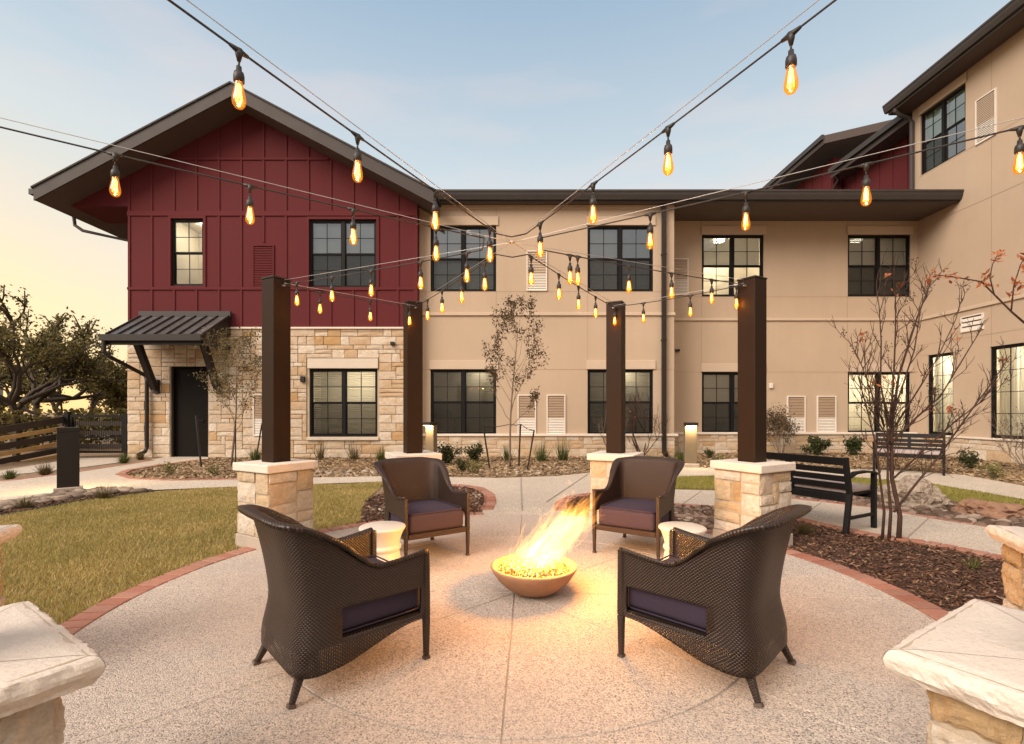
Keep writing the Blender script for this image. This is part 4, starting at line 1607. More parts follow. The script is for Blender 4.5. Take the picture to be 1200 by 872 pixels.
for xx in (14.7 - ry(1162), 14.7 - 9.0):
    b.box(xx - .006, xx + .006, -.004, -.0015, 4.02, ZR)
    b.box(xx - .006, xx + .006, -.004, -.0015, 2.9, 3.93)
for zz in (6.67, 8.2):
    b.box(0.22, 17, -.004, -.0015, zz - .006, zz + .006)
b.box(0.22, w_g1[0], -.004, -.0015, 2.90, 2.912)
b.box(0.22, 17, -.004, -.0015, 3.2, 3.212)
b.build('control_joint', M['vent_t'], rw, (XW, 14.7, 0), RZ)
b = MB()
stone_face(b, ashlar(16.5, 0.53, 0.12, (), 6, 2, 12), lambda u, o, v: (0.2 + u, -0.06 - o, v), 0.016, 0.05, 3, 0.006, 0.006, 12)
b.build('stonework', M['stone'], rw, (XW, 14.7, 0), RZ, fix=False)
b = MB()
b.box(0.2, 16.7, -0.05, -0.004, 0, 0.525)
b.build('mortar_bed', M['mortar'], rw, (XW, 14.7, 0), RZ)
b = MB()
b.box(0.31, 16.7, -0.11, -0.003, 0.53, 0.578)
b.build('ledge', M['cap'], rw, (XW, 14.7, 0), RZ, bevel=0.008)


def rput(h_, **k):
    return window(rw, (XW, 14.7 - h_[0], h_[2]), RZ, h_[1] - h_[0], h_[3] - h_[2], **k)


green_blind = m_plain('pale_green_blind', (0.50, 0.60, 0.52), 0.6, var=0.05)
rput(w_up, halves=2, lit=14.4, drop=(1, 1), tilt=1.1, colr=green_blind, glass='glass_sky')
rput(w_g1, halves=1, rows=(4, 4), split=False, lit=230, drop=(0, 0), curtain=True)
rput(h2_, halves=2, rows=(4, 4), split=False, lit=230, drop=(0, 0), curtain=True)
rput(h3_, halves=2, rows=(4, 4), split=False, lit=200, drop=(0, 0), curtain=True)
rput(h4_, halves=2, lit=0, drop=(1, 1), tilt=1.1, glass='glass_sky')
grille(rw, (XW - 0.015, ry(1144), 8.17), RZ, 0.54, 1.16, 0.42, 'stucco_band', 'vent_w')
grille(rw, (XW - 0.02, ry(1127), 3.36), RZ, 0.62, 0.42, 0.0, 'vent_w', 'vent_w', pitch=0.12)
# eave
EX = 11.5
b = MB()
b.box(EX + 0.03, XW + 0.4, -2, 14.85, ZR - 0.04, ZR)
b.build('soffit', M['soffit'], rw)
b = MB()
b.box(EX, EX + 0.028, -2, 14.87, ZR - 0.06, ZR + 0.22)
b.box(EX + .028, XW + .3, 14.852, 14.88, ZR - 0.06, ZR + 0.22)
b.build('fascia', M['fascia'], rw)
b = MB()
b.add([(EX + p, y, ZR - 0.02 + q) for y in (-2, 14.93) for p, q in prof],
      [tuple(range(n_)), tuple(range(2 * n_ - 1, n_ - 1, -1))] + [(i, n_ + i, n_ + (i + 1) % n_, (i + 1) % n_) for i in range(n_)])
b.build('gutter', M['roof'], rw)
b = MB()
b.add([(EX - .02, -2, ZR + .255), (EX - .02, 14.95, ZR + .255), (EX + 5, 14.95, ZR + 1.4), (EX + 5, -2, ZR + 1.4),
       (EX - .02, -2, ZR + .285), (EX - .02, 14.95, ZR + .285), (EX + 5, 14.95, ZR + 1.43), (EX + 5, -2, ZR + 1.43)],
      [(0, 3, 2, 1), (4, 5, 6, 7), (0, 1, 5, 4), (1, 2, 6, 5), (2, 3, 7, 6), (3, 0, 4, 7)])
b.build('roof', M['shingle'], rw)
b = MB()
dpx, dpy = 12.02, 14.62
b.tube([(EX + 0.02, dpy, ZR + .05), (EX + .02, dpy, ZR - .1), (EX + .15, dpy, ZR - .2), (dpx - .1, dpy, ZR - .3), (dpx, dpy, ZR - .42), (dpx, dpy, 7.0)], 0.06, 8)
b.build('downspout', M['fascia'], rw)

# ------------------------------------------------------------------ building 4: red upper storey behind the flat eave
rb = thing('red_upper_wing', 'red board and batten upper storey rising behind the dark eave', 'building', (0, 0, 0))
XD, XD2 = 12.75, 12.35
b = MB()
b.box(XD, XD + 4, 14.75, 20.0, 6.9, 10.12)
b.box(XD2, XD2 + 4, 18.7, 27, 6.9, 11.0)
b.build('siding', M['red'], rb)
b = MB()
y = 15.1
while y < 20:
    b.box(XD - 0.022, XD + .002, y - .028, y + .028, 6.9, 10.12)
    y += 0.6
y = 18.8
while y < 27:
    b.box(XD2 - 0.022, XD2 + .002, y - .028, y + .028, 6.9, 11.0)
    y += 0.6
x = XD2 + .3
while x < XD2 + 4:
    b.box(x - .028, x + .028, 18.678, 18.702, 6.9, 11.0)
    x += 0.6
b.build('batten', M['red_trim'], rb)
b = MB()
e1 = 12.12
b.box(e1 + .03, XD + 4, 14.9, 18.4, 10.12, 10.17)
b.add([(e1, 14.9, 10.42), (e1, 18.5, 10.42), (e1 + 5, 18.5, 11.5), (e1 + 5, 14.9, 11.5), (e1, 14.9, 10.38), (e1, 18.5, 10.38), (e1 + 5, 18.5, 11.46), (e1 + 5, 14.9, 11.46)],
      [(0, 3, 2, 1), (4, 5, 6, 7), (0, 1, 5, 4), (1, 2, 6, 5), (2, 3, 7, 6), (3, 0, 4, 7)])
b.build('roof', M['soffit'], rb)
e2 = 11.55
b = MB()
b.add([(e2, 18.0, 11.16), (e2 + 5, 18.0, 12.33), (e2 + 5, 18.0, 12.63), (e2, 18.0, 11.46), (e2, 27.5, 11.16), (e2 + 5, 27.5, 12.33), (e2 + 5, 27.5, 12.63), (e2, 27.5, 11.46)],
      [(0, 1, 2, 3), (4, 7, 6, 5), (0, 4, 5, 1), (3, 2, 6, 7), (0, 3, 7, 4), (1, 5, 6, 2)])
b.build('roof', M['soffit'], rb)
b = MB()
b.box(e1 - .1, e1 + .028, 14.88, 18.5, 10.28, 10.46)
b.box(e2 - .1, e2 - .002, 17.98, 27.5, 11.30, 11.48)
b.build('gutter', M['roof'], rb)
b = MB()
b.box(e1, e1 + .028, 14.9, 18.5, 10.10, 10.279)
b.box(e2 - .03, e2 - .003, 18.0, 27.5, 11.12, 11.298)
b.build('fascia', M['fascia'], rb)
b = MB()
b.tube([(e1 + .05, 18.3, 10.2), (e1 + .2, 18.35, 10.0), (XD2 - .08, 18.5, 9.8), (XD2 - .08, 18.6, 9.6), (XD2 - .08, 18.6, 6.95)], 0.05, 8)
b.build('downspout', M['metal'], rb)
for yy in (20.4, 23.6):
    b = MB()
    b.box(XD2 - .05, XD2 + .05, yy, yy + 0.75, 9.3, 10.5)
    wv = b.build('window', M['vent_w'], rb)
    b = MB()
    b.box(XD2 - .055, XD2 - .052, yy + .07, yy + 0.68, 9.37, 10.43)
    b.build('pane', M['glass_sky'], wv)

# a grey building far off at the left
nb = thing('grey_building', 'distant grey building behind the trees at the left edge', 'building', (-31.0, 30, 0), radians(46))
b = MB()
b.box(-5, -0.3, 0, 8, 0, 6.2)
b.build('wall', M['grey_wall'], nb)
b = MB()
b.box(-5.2, -0.1, -.2, 8.2, 6.2, 6.45)
b.build('roof', M['roof'], nb)
for zz in (1.2, 3.9):
    for xx in (-3.6, -1.6):
        b = MB()
        b.box(xx, xx + 1.1, -.03, -.001, zz, zz + 1.4)
        b.build('window', M['black'], nb)


# ------------------------------------------------------------------ stone columns with bronze posts round the patio
def column(c, top_z, post_z, label, near=False, seed=1, s=0.54, cap=0.62):
    ang = atan2(PC[0] - c[0], PC[1] - c[1])      # facing the centre
    t = thing('stone_column', label, 'column', (c[0], c[1], 0), -ang, 'limestone columns with bronze posts round the patio')
    z0, z1 = 0.13, top_z - 0.075
    b = MB()
    n = 16 if near else 8
    hh = s / 2
    kw = dict(gapm=0.016, depth=0.03, n=n, bulge=0.010 if near else 0.006, rough=0.014 if near else 0.006, res=0.010 if near else 0.02)
    mats = ((lambda u, o, v: (-hh + u, -hh - o, z0 + v)), (lambda u, o, v: (hh - u, hh + o, z0 + v)),
            (lambda u, o, v: (hh + o, -hh + u, z0 + v)), (lambda u, o, v: (-hh - o, hh - u, z0 + v)))
    for q, xf in enumerate(mats):
        stone_face(b, ashlar(s, z1 - z0, 0.09, (), 3, 2, seed * 7 + q), xf, seed=seed * 11 + q, **kw)
    b.build('stonework', M['stone_near'], t, fix=False)
    b = MB()
    b.box(-hh + .006, hh - .006, -hh + .006, hh - .006, 0.12, z1 - 0.001)
    b.build('mortar_core', M['mortar'], t)
    b = MB()
    b.box(-hh - .012, hh + .012, -hh - .012, hh + .012, 0, 0.128)
    b.build('plinth', M['plinth'], t, bevel=0.006)
    b = MB()
    k = cap / 2
    if near:
        # four mitred pieces with a rough hewn edge
        g = 0.0015
        for q in range(4):
            R = Matrix.Rotation(q * pi / 2, 3, 'Z')
            nu, m = 72, 8
            vs = []
            for side, zz in ((0, top_z), (1, z1 + .001)):
                pass
            grid = []
            for j in range(m + 1):            # from the inner edge out, then down the face
                row = []
                for i in range(nu + 1):
                    f = i / nu * 2 - 1
                    y = -k * (j / m) if j < m else -k
                    xw_ = abs(y) - g
                    y2 = y
                    zz = top_z + 0.0015 * mnoise.noise(Vector((f * 3 + q * 9, j, seed)))
                    if j == m:
                        y2 += (0.010 * mnoise.noise(Vector((f * 5 + q * 9, seed, 1.0))) + 0.005 * mnoise.noise(Vector((f * 17 + q * 9, seed, 1.0)))) * (1 - abs(f) ** 14)
                        zz -= 0.006
                    row.append(R @ Vector((f * max(xw_, 0.001), y2, zz)))
                grid.append(row)
            for dn, inn in ((0.010, -0.005), (0.020, -0.010), (0.030, -0.013), (0.040, -0.012), (0.052, -0.008), (0.063, 0.0), (0.0735, 0.006)):
                row = []
                for i in range(nu + 1):
                    f = i / nu * 2 - 1
                    o2 = 0.007 * mnoise.noise(Vector((f * 6 + q * 9, seed, dn * 45))) + 0.004 * mnoise.noise(Vector((f * 17 + q * 9, seed, dn * 100))) + 0.002 * mnoise.noise(Vector((f * 45 + q * 9, seed, dn * 240)))
                    o2 *= 1 - abs(f) ** 14
                    row.append(R @ Vector((f * (k - inn - g), -k + inn + o2, top_z - dn)))
                grid.append(row)
            row = [R @ Vector((i / nu * 2 * (k * .3) - k * .3, -k * .3, z1 + .0015)) for i in range(nu + 1)]
            grid.append(row)
            Wd = nu + 1
            b.add([p for r_ in grid for p in r_], [(j * Wd + i, j * Wd + i + 1, (j + 1) * Wd + i + 1, (j + 1) * Wd + i) for j in range(len(grid) - 1) for i in range(nu)])
        co = b.build('cap', M['cap'], t, fix=True)
        b = MB()
        b.box(-k + .012, k - .012, -k + .012, k - .012, z1 + .004, top_z - .0035)
        b.build('mortar_joint', M['mortar'], t)
    else:
        b.box(-k, k, -k, k, z1 + .001, top_z)
        b.build('cap', M['cap'], t, bevel=0.010, seg=3)
    b = MB()
    p = 0.09
    b.box(-p, p, -p, p, top_z - 0.003, post_z)
    po = b.build('post', M['post'], t, bevel=0.008, seg=2)
    b = MB()
    b.box(-p - .004, p + .004, -p - .004, p + .004, post_z + 0.001, post_z + 0.018)
    b.build('post_cap', M['metal'], po, bevel=0.004)
    b = MB()
    b.tube([(0, p - .01, post_z - .06), (0, p + .035, post_z - .06)], 0.008, 6)
    b.build('eye_bolt', M['wire'], po)
    return t


COLS = {
    'FL': ((-2.21, 4.56), 0.78, 2.475), 'FR': ((2.25, 4.56), 0.78, 2.475),
    'BL': ((-1.135, 5.57), 0.775, 2.475), 'BR': ((1.19, 5.57), 0.775, 2.475),
    'NL': ((-2.73, 2.12), 0.67, 2.65), 'NR': ((2.62, 2.10), 0.67, 2.62),
    'CL': ((-1.44, 1.10), 0.66, 2.70), 'CR': ((1.375, 1.12), 0.66, 2.72)}
LBL = {'FL': 'limestone column with bronze post between the left lawn and front left chair',
       'FR': 'limestone column with bronze post in front of the black bench',
       'BL': 'limestone column with bronze post behind the back left wicker chair',
       'BR': 'limestone column with bronze post behind the back right wicker chair and flames',
       'NL': 'limestone column cut by the left photo edge beside the lawn',
       'NR': 'limestone column cut by the right photo edge beside the mulch bed',
       'CL': 'nearest rough limestone column with mitred cap, bottom left corner',
       'CR': 'nearest rough limestone column with mitred cap, bottom right corner'}
for i, (k, (c, tz, pz)) in enumerate(COLS.items()):
    column(c, tz, pz, LBL[k], near=k in ('CL', 'CR', 'NL', 'NR'), seed=i + 2, s={'F': 0.465, 'B': 0.465, 'N': 0.54, 'C': 0.50}[k[0]], cap=0.525 if k[0] in 'FB' else 0.62)


# ------------------------------------------------------------------ string lights
HUB = Vector((0.0, 3.28, H + (HZ - 284) / F * 3.28))


def post_pt(k):
    (x, y), tz, pz = COLS[k]
    d = (Vector((PC[0], PC[1], 0)) - Vector((x, y, 0))).normalized()
    return Vector((x, y, pz - 0.04)) + d * 0.12


def sagpt(a, c, t, sag):
    p = a.lerp(c, t)
    p.z -= sag * 4 * t * (1 - t)
    return p


def t_for_px(a, c, px):
    lo, hi = 0.0, 1.0
    k = (px - 600) / F
    fa = a.x - k * a.y
    fc = c.x - k * c.y
    return min(0.985, max(0.015, fa / (fa - fc)))


def add_bulb(parent, at, tdir=None):
    mb = MB()
    x, y, z = at
    # moulded tee on the cable, short cord, socket
    mb.tube([(x, y, z + .014), (x, y, z - .006), (x, y, z - .03)], [0.014, 0.012, 0.006], 8)
    if tdir is not None:
        mb.tube([Vector(at) - tdir * .034 + Vector((0, 0, .010)), Vector(at) + Vector((0, 0, .008)), Vector(at) + tdir * .034 + Vector((0, 0, .010))], [.006, .012, .006], 7)
    mb.tube([(x, y, z - .02), (x, y, z - .052)], 0.004, 6)
    mb.lathe([(0.0, 0.0), (0.009, 0.0), (0.010, -0.018), (0.016, -0.022), (0.0185, -0.034), (0.0185, -0.056), (0.014, -0.060), (0.0, -0.060)], (x, y, z - .048), 14)
    holder = mb.build('lamp_holder', M['cable'], parent, smooth=True)
    zb = z - .106
    g = MB()
    g.lathe([(0.0140, 0.0), (0.0150, -0.014), (0.0185, -0.032), (0.0225, -0.052), (0.0238, -0.066), (0.0215, -0.080), (0.0145, -0.091), (0.006, -0.0955), (0.0, -0.096)], (x, y, zb), 18)
    g.build('bulb', M['bulb'], holder, smooth=True)
    fl = MB()
    for q in range(5):
        a = 2 * pi * q / 5
        a2 = a + pi / 5
        fl.tube([(x + .006 * cos(a), y + .006 * sin(a), zb - .014), (x + .011 * cos(a), y + .011 * sin(a), zb - .07), (x + .006 * cos(a2), y + .006 * sin(a2), zb - .02)], 0.0016, 4)
    fl.lathe([(0.0, 0.0), (0.006, -0.002), (0.005, -0.02), (0.002, -0.05), (0.0, -0.052)], (x, y, zb - .006), 8)
    fl.build('filament', M['filament'], holder)
    ld = bpy.data.lights.new('bulb_light', 'POINT')
    ld.energy = 1.6
    ld.color = (1.0, 0.56, 0.18)
    ld.shadow_soft_size = 0.006
    lo = bpy.data.objects.new('bulb_light', ld)
    COL.objects.link(lo)
    lo.location = (x, y, zb - 0.05)
    lo.parent = holder


def strand_cable(mb_c, mb_w, a, c, sag, cut=1.0):
    n = 26
    a2 = a + Vector((0, 0, .030 if c is HUB else .0))
    mb_w.tube([sagpt(a2, c, i / n, 0.0) for i in range(n + 1)], 0.0020, 5)
    mb_c.tube([sagpt(a, c, cut * i / n, sag) - Vector((0, 0, 0.012)) for i in range(n + 1)], 0.0042, 6)


GRP = 'strings of amber bulbs over the patio'
SAG = 0.012
RUNS = [
    (('CL', [280, 419, 510, 574]), ('CR', [927, 783, 695, 633]), 'string of amber bulbs running from both nearest posts at the photo top'),
    (('NL', [135, 293, 414, 511]), ('FL', [348, 389, 435, 493, 547]), 'string of amber bulbs crossing the red siding to the front left post'),
    (('BL', [501, 518, 541, 568]), ('BR', [622.5, 655, 678, 698]), 'string of amber bulbs joining the two back posts through the hub'),
    (('NR', [1195, 1015, 874, 762]), ('FR', [668, 677, 737, 787, 834]), 'string of amber bulbs crossing the right eave to the front right post')]
for (ka, pa), (kb, pb), lab in RUNS:
    t = thing('string_lights', lab, 'string lights', (0, 0, 0), 0, GRP)
    mc, mw_ = MB(), MB()
    ends = []
    bulbs = []
    for k, pxs in ((ka, pa), (kb, pb)):
        a = post_pt(k)
        cut = 0.93 if k[0] in 'CN' else 0.90
        strand_cable(mc, mw_, a, HUB, SAG, cut)
        ends.append(sagpt(a, HUB, cut, SAG) - Vector((0, 0, .012)))
        for px in pxs:
            tt = min(t_for_px(a, HUB, px), cut)
            bulbs.append((sagpt(a, HUB, tt, SAG) - Vector((0, 0, .022)), (HUB - a).normalized()))
    mid = ends[0].lerp(ends[1], 0.5) - Vector((0, 0, 0.02))
    mc.tube([ends[0], mid, ends[1]], 0.0042, 6)
    mc.build('cable', M['cable'], t, smooth=True)
    mw_.build('support_wire', M['wire'], t, smooth=True)
    for p, dd in bulbs:
        add_bulb(t, p, dd)
for ka, kb, pxs, lab in (('FL', 'BL', [375, 434, 480], 'short string of amber bulbs between the two left posts'),
                         ('FR', 'BR', [863, 809, 754, 716], 'short string of amber bulbs between the two right posts')):
    t = thing('string_lights', lab, 'string lights', (0, 0, 0), 0, GRP)
    a, c = post_pt(ka), post_pt(kb)
    mc, mw_ = MB(), MB()
    strand_cable(mc, mw_, a, c, 0.02)
    mc.build('cable', M['cable'], t, smooth=True)
    mw_.build('support_wire', M['wire'], t, smooth=True)
    for px in pxs:
        add_bulb(t, sagpt(a, c, t_for_px(a, c, px), 0.02) - Vector((0, 0, .022)), (c - a).normalized())
b = MB()
ring = []
for i in range(17):
    a = 2 * pi * i / 16
    ring.append((HUB.x + 0.018 * cos(a), HUB.y + 0.018 * sin(a), HUB.z))
b.tube(ring, 0.005, 6)
b.lathe([(0, .012), (.012, .01), (.013, -.01), (0, -.012)], HUB, 12)
tag(b.build('wire_hub', M['wire'], smooth=True), 'small steel ring where the overhead wires meet', 'wire hub')


# ------------------------------------------------------------------ wicker armchairs
def smooth01(x):
    x = max(0.0, min(1.0, x))
    return x * x * (3 - 2 * x)


def chair_shell():
    """woven shell: arms and back in one sweep"""
    st = []
    for i in range(15):
        t = i / 14
        st.append(('s', -(0.278 - 0.022 * t), 0.30 - 0.42 * t))
    na = 16
    for i in range(1, na * 2):
        ph = pi * i / (na * 2)
        e = 0.46
        cx = (abs(cos(ph)) ** e) * (1 if cos(ph) > 0 else -1)
        sy = abs(sin(ph)) ** e
        st.append(('b', -0.256 * cx, -0.12 - 0.17 * sy))
    for i in range(15):
        t = 1 - i / 14
        st.append(('s', (0.278 - 0.022 * t), 0.30 - 0.42 * t))
    n = len(st)
    rows_lo, rows_mid, rows_up, rows_lip = 4, 3, 14, 5
    V, UV = [], []
    nrw = rows_lo + rows_mid + rows_up + rows_lip + 1
    s_acc = 0
    px, py = st[0][1], st[0][2]
    for i, (kd, x, y) in enumerate(st):
        s_acc += sqrt((x - px) ** 2 + (y - py) ** 2)
        px, py = x, y
        back = smooth01((-y + 0.02) / 0.26)           # 0 at the arms, 1 at the back
        mid = 1 - abs(i - (n - 1) / 2) / ((n - 1) / 2)
        arm_t = (0.30 - y) / 0.42
        ztop = 0.532 - 0.028 * sin(min(1, max(0, arm_t)) * pi * .75) if y > -0.12 else 0.512
        ztop = ztop + (0.735 - ztop) * smooth01((-y + 0.07) / 0.34) ** 1.0 + 0.018 * smooth01((mid - .7) / .3)
        zbot = 0.208 - 0.10 * smooth01((0.26 - y) / 0.44) + 0.02 * smooth01((mid - .7) / .3)
        zs = [zbot + (0.232 - zbot) * j / rows_lo for j in range(rows_lo)]
        zs += [0.232 + (0.362 - 0.232) * j / rows_mid for j in range(rows_mid)]
        zs += [0.362 + (ztop - 0.362) * j / rows_up for j in range(rows_up + 1)]
        # outward direction in plan
        if kd == 's':
            nx, ny = (-1 if x < 0 else 1), 0.0
        else:
            L = sqrt((x / .256) ** 2 + ((y + .12) / .17) ** 2) + 1e-6
            nx, ny = (x / .256) / L, ((y + .12) / .17) / L
            q = sqrt(nx * nx + ny * ny)
            nx, ny = nx / q, ny / q

        def place(z):
            lean = 0.080 * back * max(0, (z - 0.34) / 0.44) ** 1.5
            bulge = 0.030 * back * smooth01((0.36 - z) / 0.2)
            side = 0.040 * back * max(0, (z - 0.4) / 0.4) ** 1.5
            return (x + nx * (side + bulge * .6), y - lean - (bulge if ny < -.2 else bulge * .3), z)
        col_ = [place(z) for z in zs]
        vv = list(zs)
        tx, ty, tz = col_[-1]
        rr = 0.012 + 0.026 * back
        for j in range(1, rows_lip + 1):
            a = pi * 0.62 * j / rows_lip
            col_.append((tx + nx * rr * (1 - cos(a)) * 1.2, ty + ny * rr * (1 - cos(a)) * 1.2 - 0.3 * rr * back * sin(a / 2), tz + rr * sin(a) * 0.7))
            vv.append(vv[-1] + rr * .4)
        V += col_
        UV += [(s_acc, q) for q in vv]
    fs = []
    R = nrw
    for i in range(n - 1):
        xm = (st[i][2] + st[i + 1][2]) / 2
        side = st[i][0] == 's' and st[i + 1][0] == 's'
        for j in range(R - 1):
            if side and -0.115 < xm < 0.262 and rows_lo <= j < rows_lo + rows_mid:
                continue
            fs.append((i * R + j, (i + 1) * R + j, (i + 1) * R + j + 1, i * R + j + 1))
    mb = MB()
    mb.v, mb.f = [tuple(p) for p in V], fs
    mb.uv = UV
    return mb


def uv_box(mb, k=1.0):
    """simple uv for woven bars"""
    mb.uv = [((p[0] + p[1]) * k, p[2] * k) for p in mb.v]
    return mb


def make_chair():
    t = thing('wicker_armchair', 'x', 'armchair', (0, 0, 0), 0, 'brown wicker armchairs round the fire bowl')
    sh = chair_shell().build('wicker_shell', M['weave'], t, smooth=True)
    so = sh.modifiers.new('thick', 'SOLIDIFY')
    so.thickness = 0.020
    so.offset = 0.0
    for s in (-1, 1):
        b = MB()
        x = 0.276 * s
        b.beam((x, 0.303, 0.006), (x, 0.303, 0.21), 0.022, 0.026, (0, 1, 0), 0.030, 0.034)
        b.beam((x, 0.303, 0.21), (x, 0.303, 0.535), 0.030, 0.034, (0, 1, 0), 0.028, 0.030)
        lg = uv_box(b).build('leg', M['weave_bar'], t, bevel=0.006)
        b = MB()
        b.box(x - .014, x + .014, .288, .318, 0, 0.014)
        b.build('foot', M['tip'], lg)
        b = MB()
        b.beam((0.185 * s, -0.235, 0.215), (0.238 * s, -0.325, 0.012), 0.052, 0.046, (0, 1, 0), 0.024, 0.024)
        lg = uv_box(b).build('leg', M['weave_bar'], t, bevel=0.006)
        b = MB()
        b.beam((0.2376 * s, -0.3243, 0.014), (0.241 * s, -0.330, 0.0), 0.031, 0.031, (0, 1, 0))
        b.build('foot', M['tip'], lg)
    b = MB()
    b.box(-0.258, 0.258, 0.286, 0.318, 0.205, 0.250)
    b.box(-0.262, -0.24, -0.12, 0.286, 0.205, 0.232)
    b.box(0.24, 0.262, -0.12, 0.286, 0.205, 0.232)
    uv_box(b).build('seat_rail', M['weave_bar'], t, bevel=0.005)
    b = MB()
    b.box(-0.24, 0.24, -0.24, 0.285, 0.222, 0.238)
    b.build('seat_deck', M['black'], t)
    # puffy seat cushion
    b = MB()
    n, m = 14, 14
    x0, x1, y0, y1, z0, z1 = -0.246, 0.246, -0.245, 0.300, 0.252, 0.405
    nn = 12
    vs = []
    for top in (0, 1):
        for j in range(nn + 1):
            for i2 in range(nn + 1):
                u_, v_ = i2 / nn, j / nn
                pf = (sin(pi * u_) * sin(pi * v_)) ** .6
                zz = z1 - .008 + .018 * pf + .004 * mnoise.noise(Vector((u_ * 4, v_ * 4, 2))) * pf if top else z0 - .010
                vs.append((x0 + (x1 - x0) * u_, y0 + (y1 - y0) * v_, zz))
    Wn = nn + 1
    o_ = Wn * Wn
    fs = []
    for j in range(nn):
        for i2 in range(nn):
            a_ = j * Wn + i2
            fs.append((o_ + a_, o_ + a_ + 1, o_ + a_ + Wn + 1, o_ + a_ + Wn))
            fs.append((a_, a_ + Wn, a_ + Wn + 1, a_ + 1))
    for i2 in range(nn):
        for (p_, q_) in ((i2, i2 + 1), (nn * Wn + i2 + 1, nn * Wn + i2), ((i2 + 1) * Wn, i2 * Wn), (i2 * Wn + nn, (i2 + 1) * Wn + nn)):
            fs.append((p_, q_, o_ + q_, o_ + p_))
    b.add(vs, fs)
    cu = b.build('seat_cushion', M['cushion'], t, bevel=0.032, seg=5, smooth=True)
    b = MB()
    for zz, q in ((0.402, 0.018), (0.246, 0.012)):
        lp = []
        for cx3, cy3, a0 in ((x1 - .04, y1 - .04, 0), (x0 + .04, y1 - .04, 90), (x0 + .04, y0 + .04, 180), (x1 - .04, y0 + .04, 270)):
            for k2 in range(6):
                aa = radians(a0 + 18 * k2)
                lp.append((cx3 + (.04 - q + .010) * cos(aa), cy3 + (.04 - q + .010) * sin(aa), zz - .001))
        lp.append(lp[0])
        b.tube(lp, 0.0045, 6)
    b.build('piping', M['cushion'], cu, smooth=True)
    return t


CH = [((-0.835, 2.405), (.731, .682), 'wicker armchair with plum cushion, nearest on the left, seen from behind'),
      ((0.955, 2.415), (-.716, .698), 'wicker armchair with plum cushion, nearest on the right, seen from behind'),
      ((-0.775, 4.23), (.56, -.83), 'wicker armchair facing viewer, left of the flames beside white drum table'),
      ((1.11, 4.31), (-.55, -.835), 'wicker armchair facing viewer, right behind the flames')]
proto = make_chair()
for i, (p, f, lab) in enumerate(CH):
    o = proto if i == 0 else copy_tree(proto)
    o.location = (p[0], p[1], 0.026)
    o.rotation_euler = (0, 0, atan2(-f[0], f[1]))
    o['label'] = lab


# ------------------------------------------------------------------ white drum side tables
def side_table(x, y, lab):
    b = MB()
    R, Ht = 0.170, 0.37
    prof = [(0.0, 0.0), (0.150, 0.0), (0.154, 0.006), (0.150, 0.03), (0.136, 0.11), (0.124, 0.185), (0.122, 0.195), (0.132, 0.203), (0.137, 0.216), (0.133, 0.230), (0.124, 0.237), (0.124, 0.244),
            (0.134, 0.285), (0.152, 0.332), (R - .002, 0.355), (R, 0.363), (R - .004, Ht), (R - .012, Ht + .003), (0.0, Ht + .004)]
    b.lathe(prof, (0, 0, 0), 48)
    o = b.build('side_table', M['ceramic'], None, (x, y, 0.026), smooth=True)
    tag(o, lab, 'side table', 'white ceramic drum tables between the chairs')


side_table(-0.965, 3.62, 'white waisted ceramic side table between the two left armchairs')
side_table(1.26, 3.60, 'white waisted ceramic side table between the two right armchairs')

# ------------------------------------------------------------------ fire bowl and flames
BX, BY = 0.147, 3.30
fb = thing('fire_bowl', 'round terracotta fire bowl filled with glass chips on the patio', 'fire bowl', (BX, BY, 0.026))
b = MB()
RB = 0.292
b.lathe([(0.0, 0.0), (0.115, 0.0), (0.125, 0.004), (0.19, 0.045), (0.245, 0.098), (0.276, 0.142), (RB, 0.172), (RB, 0.180), (RB - .006, 0.184), (RB - .026, 0.184), (RB - .033, 0.178), (0.235, 0.135), (0.0, 0.12)], (0, 0, 0), 64)
b.build('bowl', M['bowl'], fb, smooth=True)
b = MB()
for i in range(1500):
    r = 0.250 * sqrt(rng.random())
    a = rng.uniform(0, 2 * pi)
    s = rng.uniform(0.005, 0.011)
    z = 0.152 + rng.uniform(-.004, .012) + 0.012 * (1 - (r / .25) ** 2)
    R3 = Matrix.Rotation(rng.uniform(0, 6), 3, (rng.random() - .5, rng.random() - .5, rng.random() + .1))
    vs = [R3 @ Vector(q) * s + Vector((r * cos(a), r * sin(a), z)) for q in ((1, 0, 0), (-1, .3, 0), (0, 1, .3), (0, -.8, .5), (0, 0, -1))]
    b.add(vs, [(0, 2, 3), (2, 1, 3), (0, 4, 2), (2, 4, 1), (0, 3, 4), (3, 1, 4)])
gc = b.build('glass_chips', M['fireglass'], fb)
gc['kind'] = 'stuff'


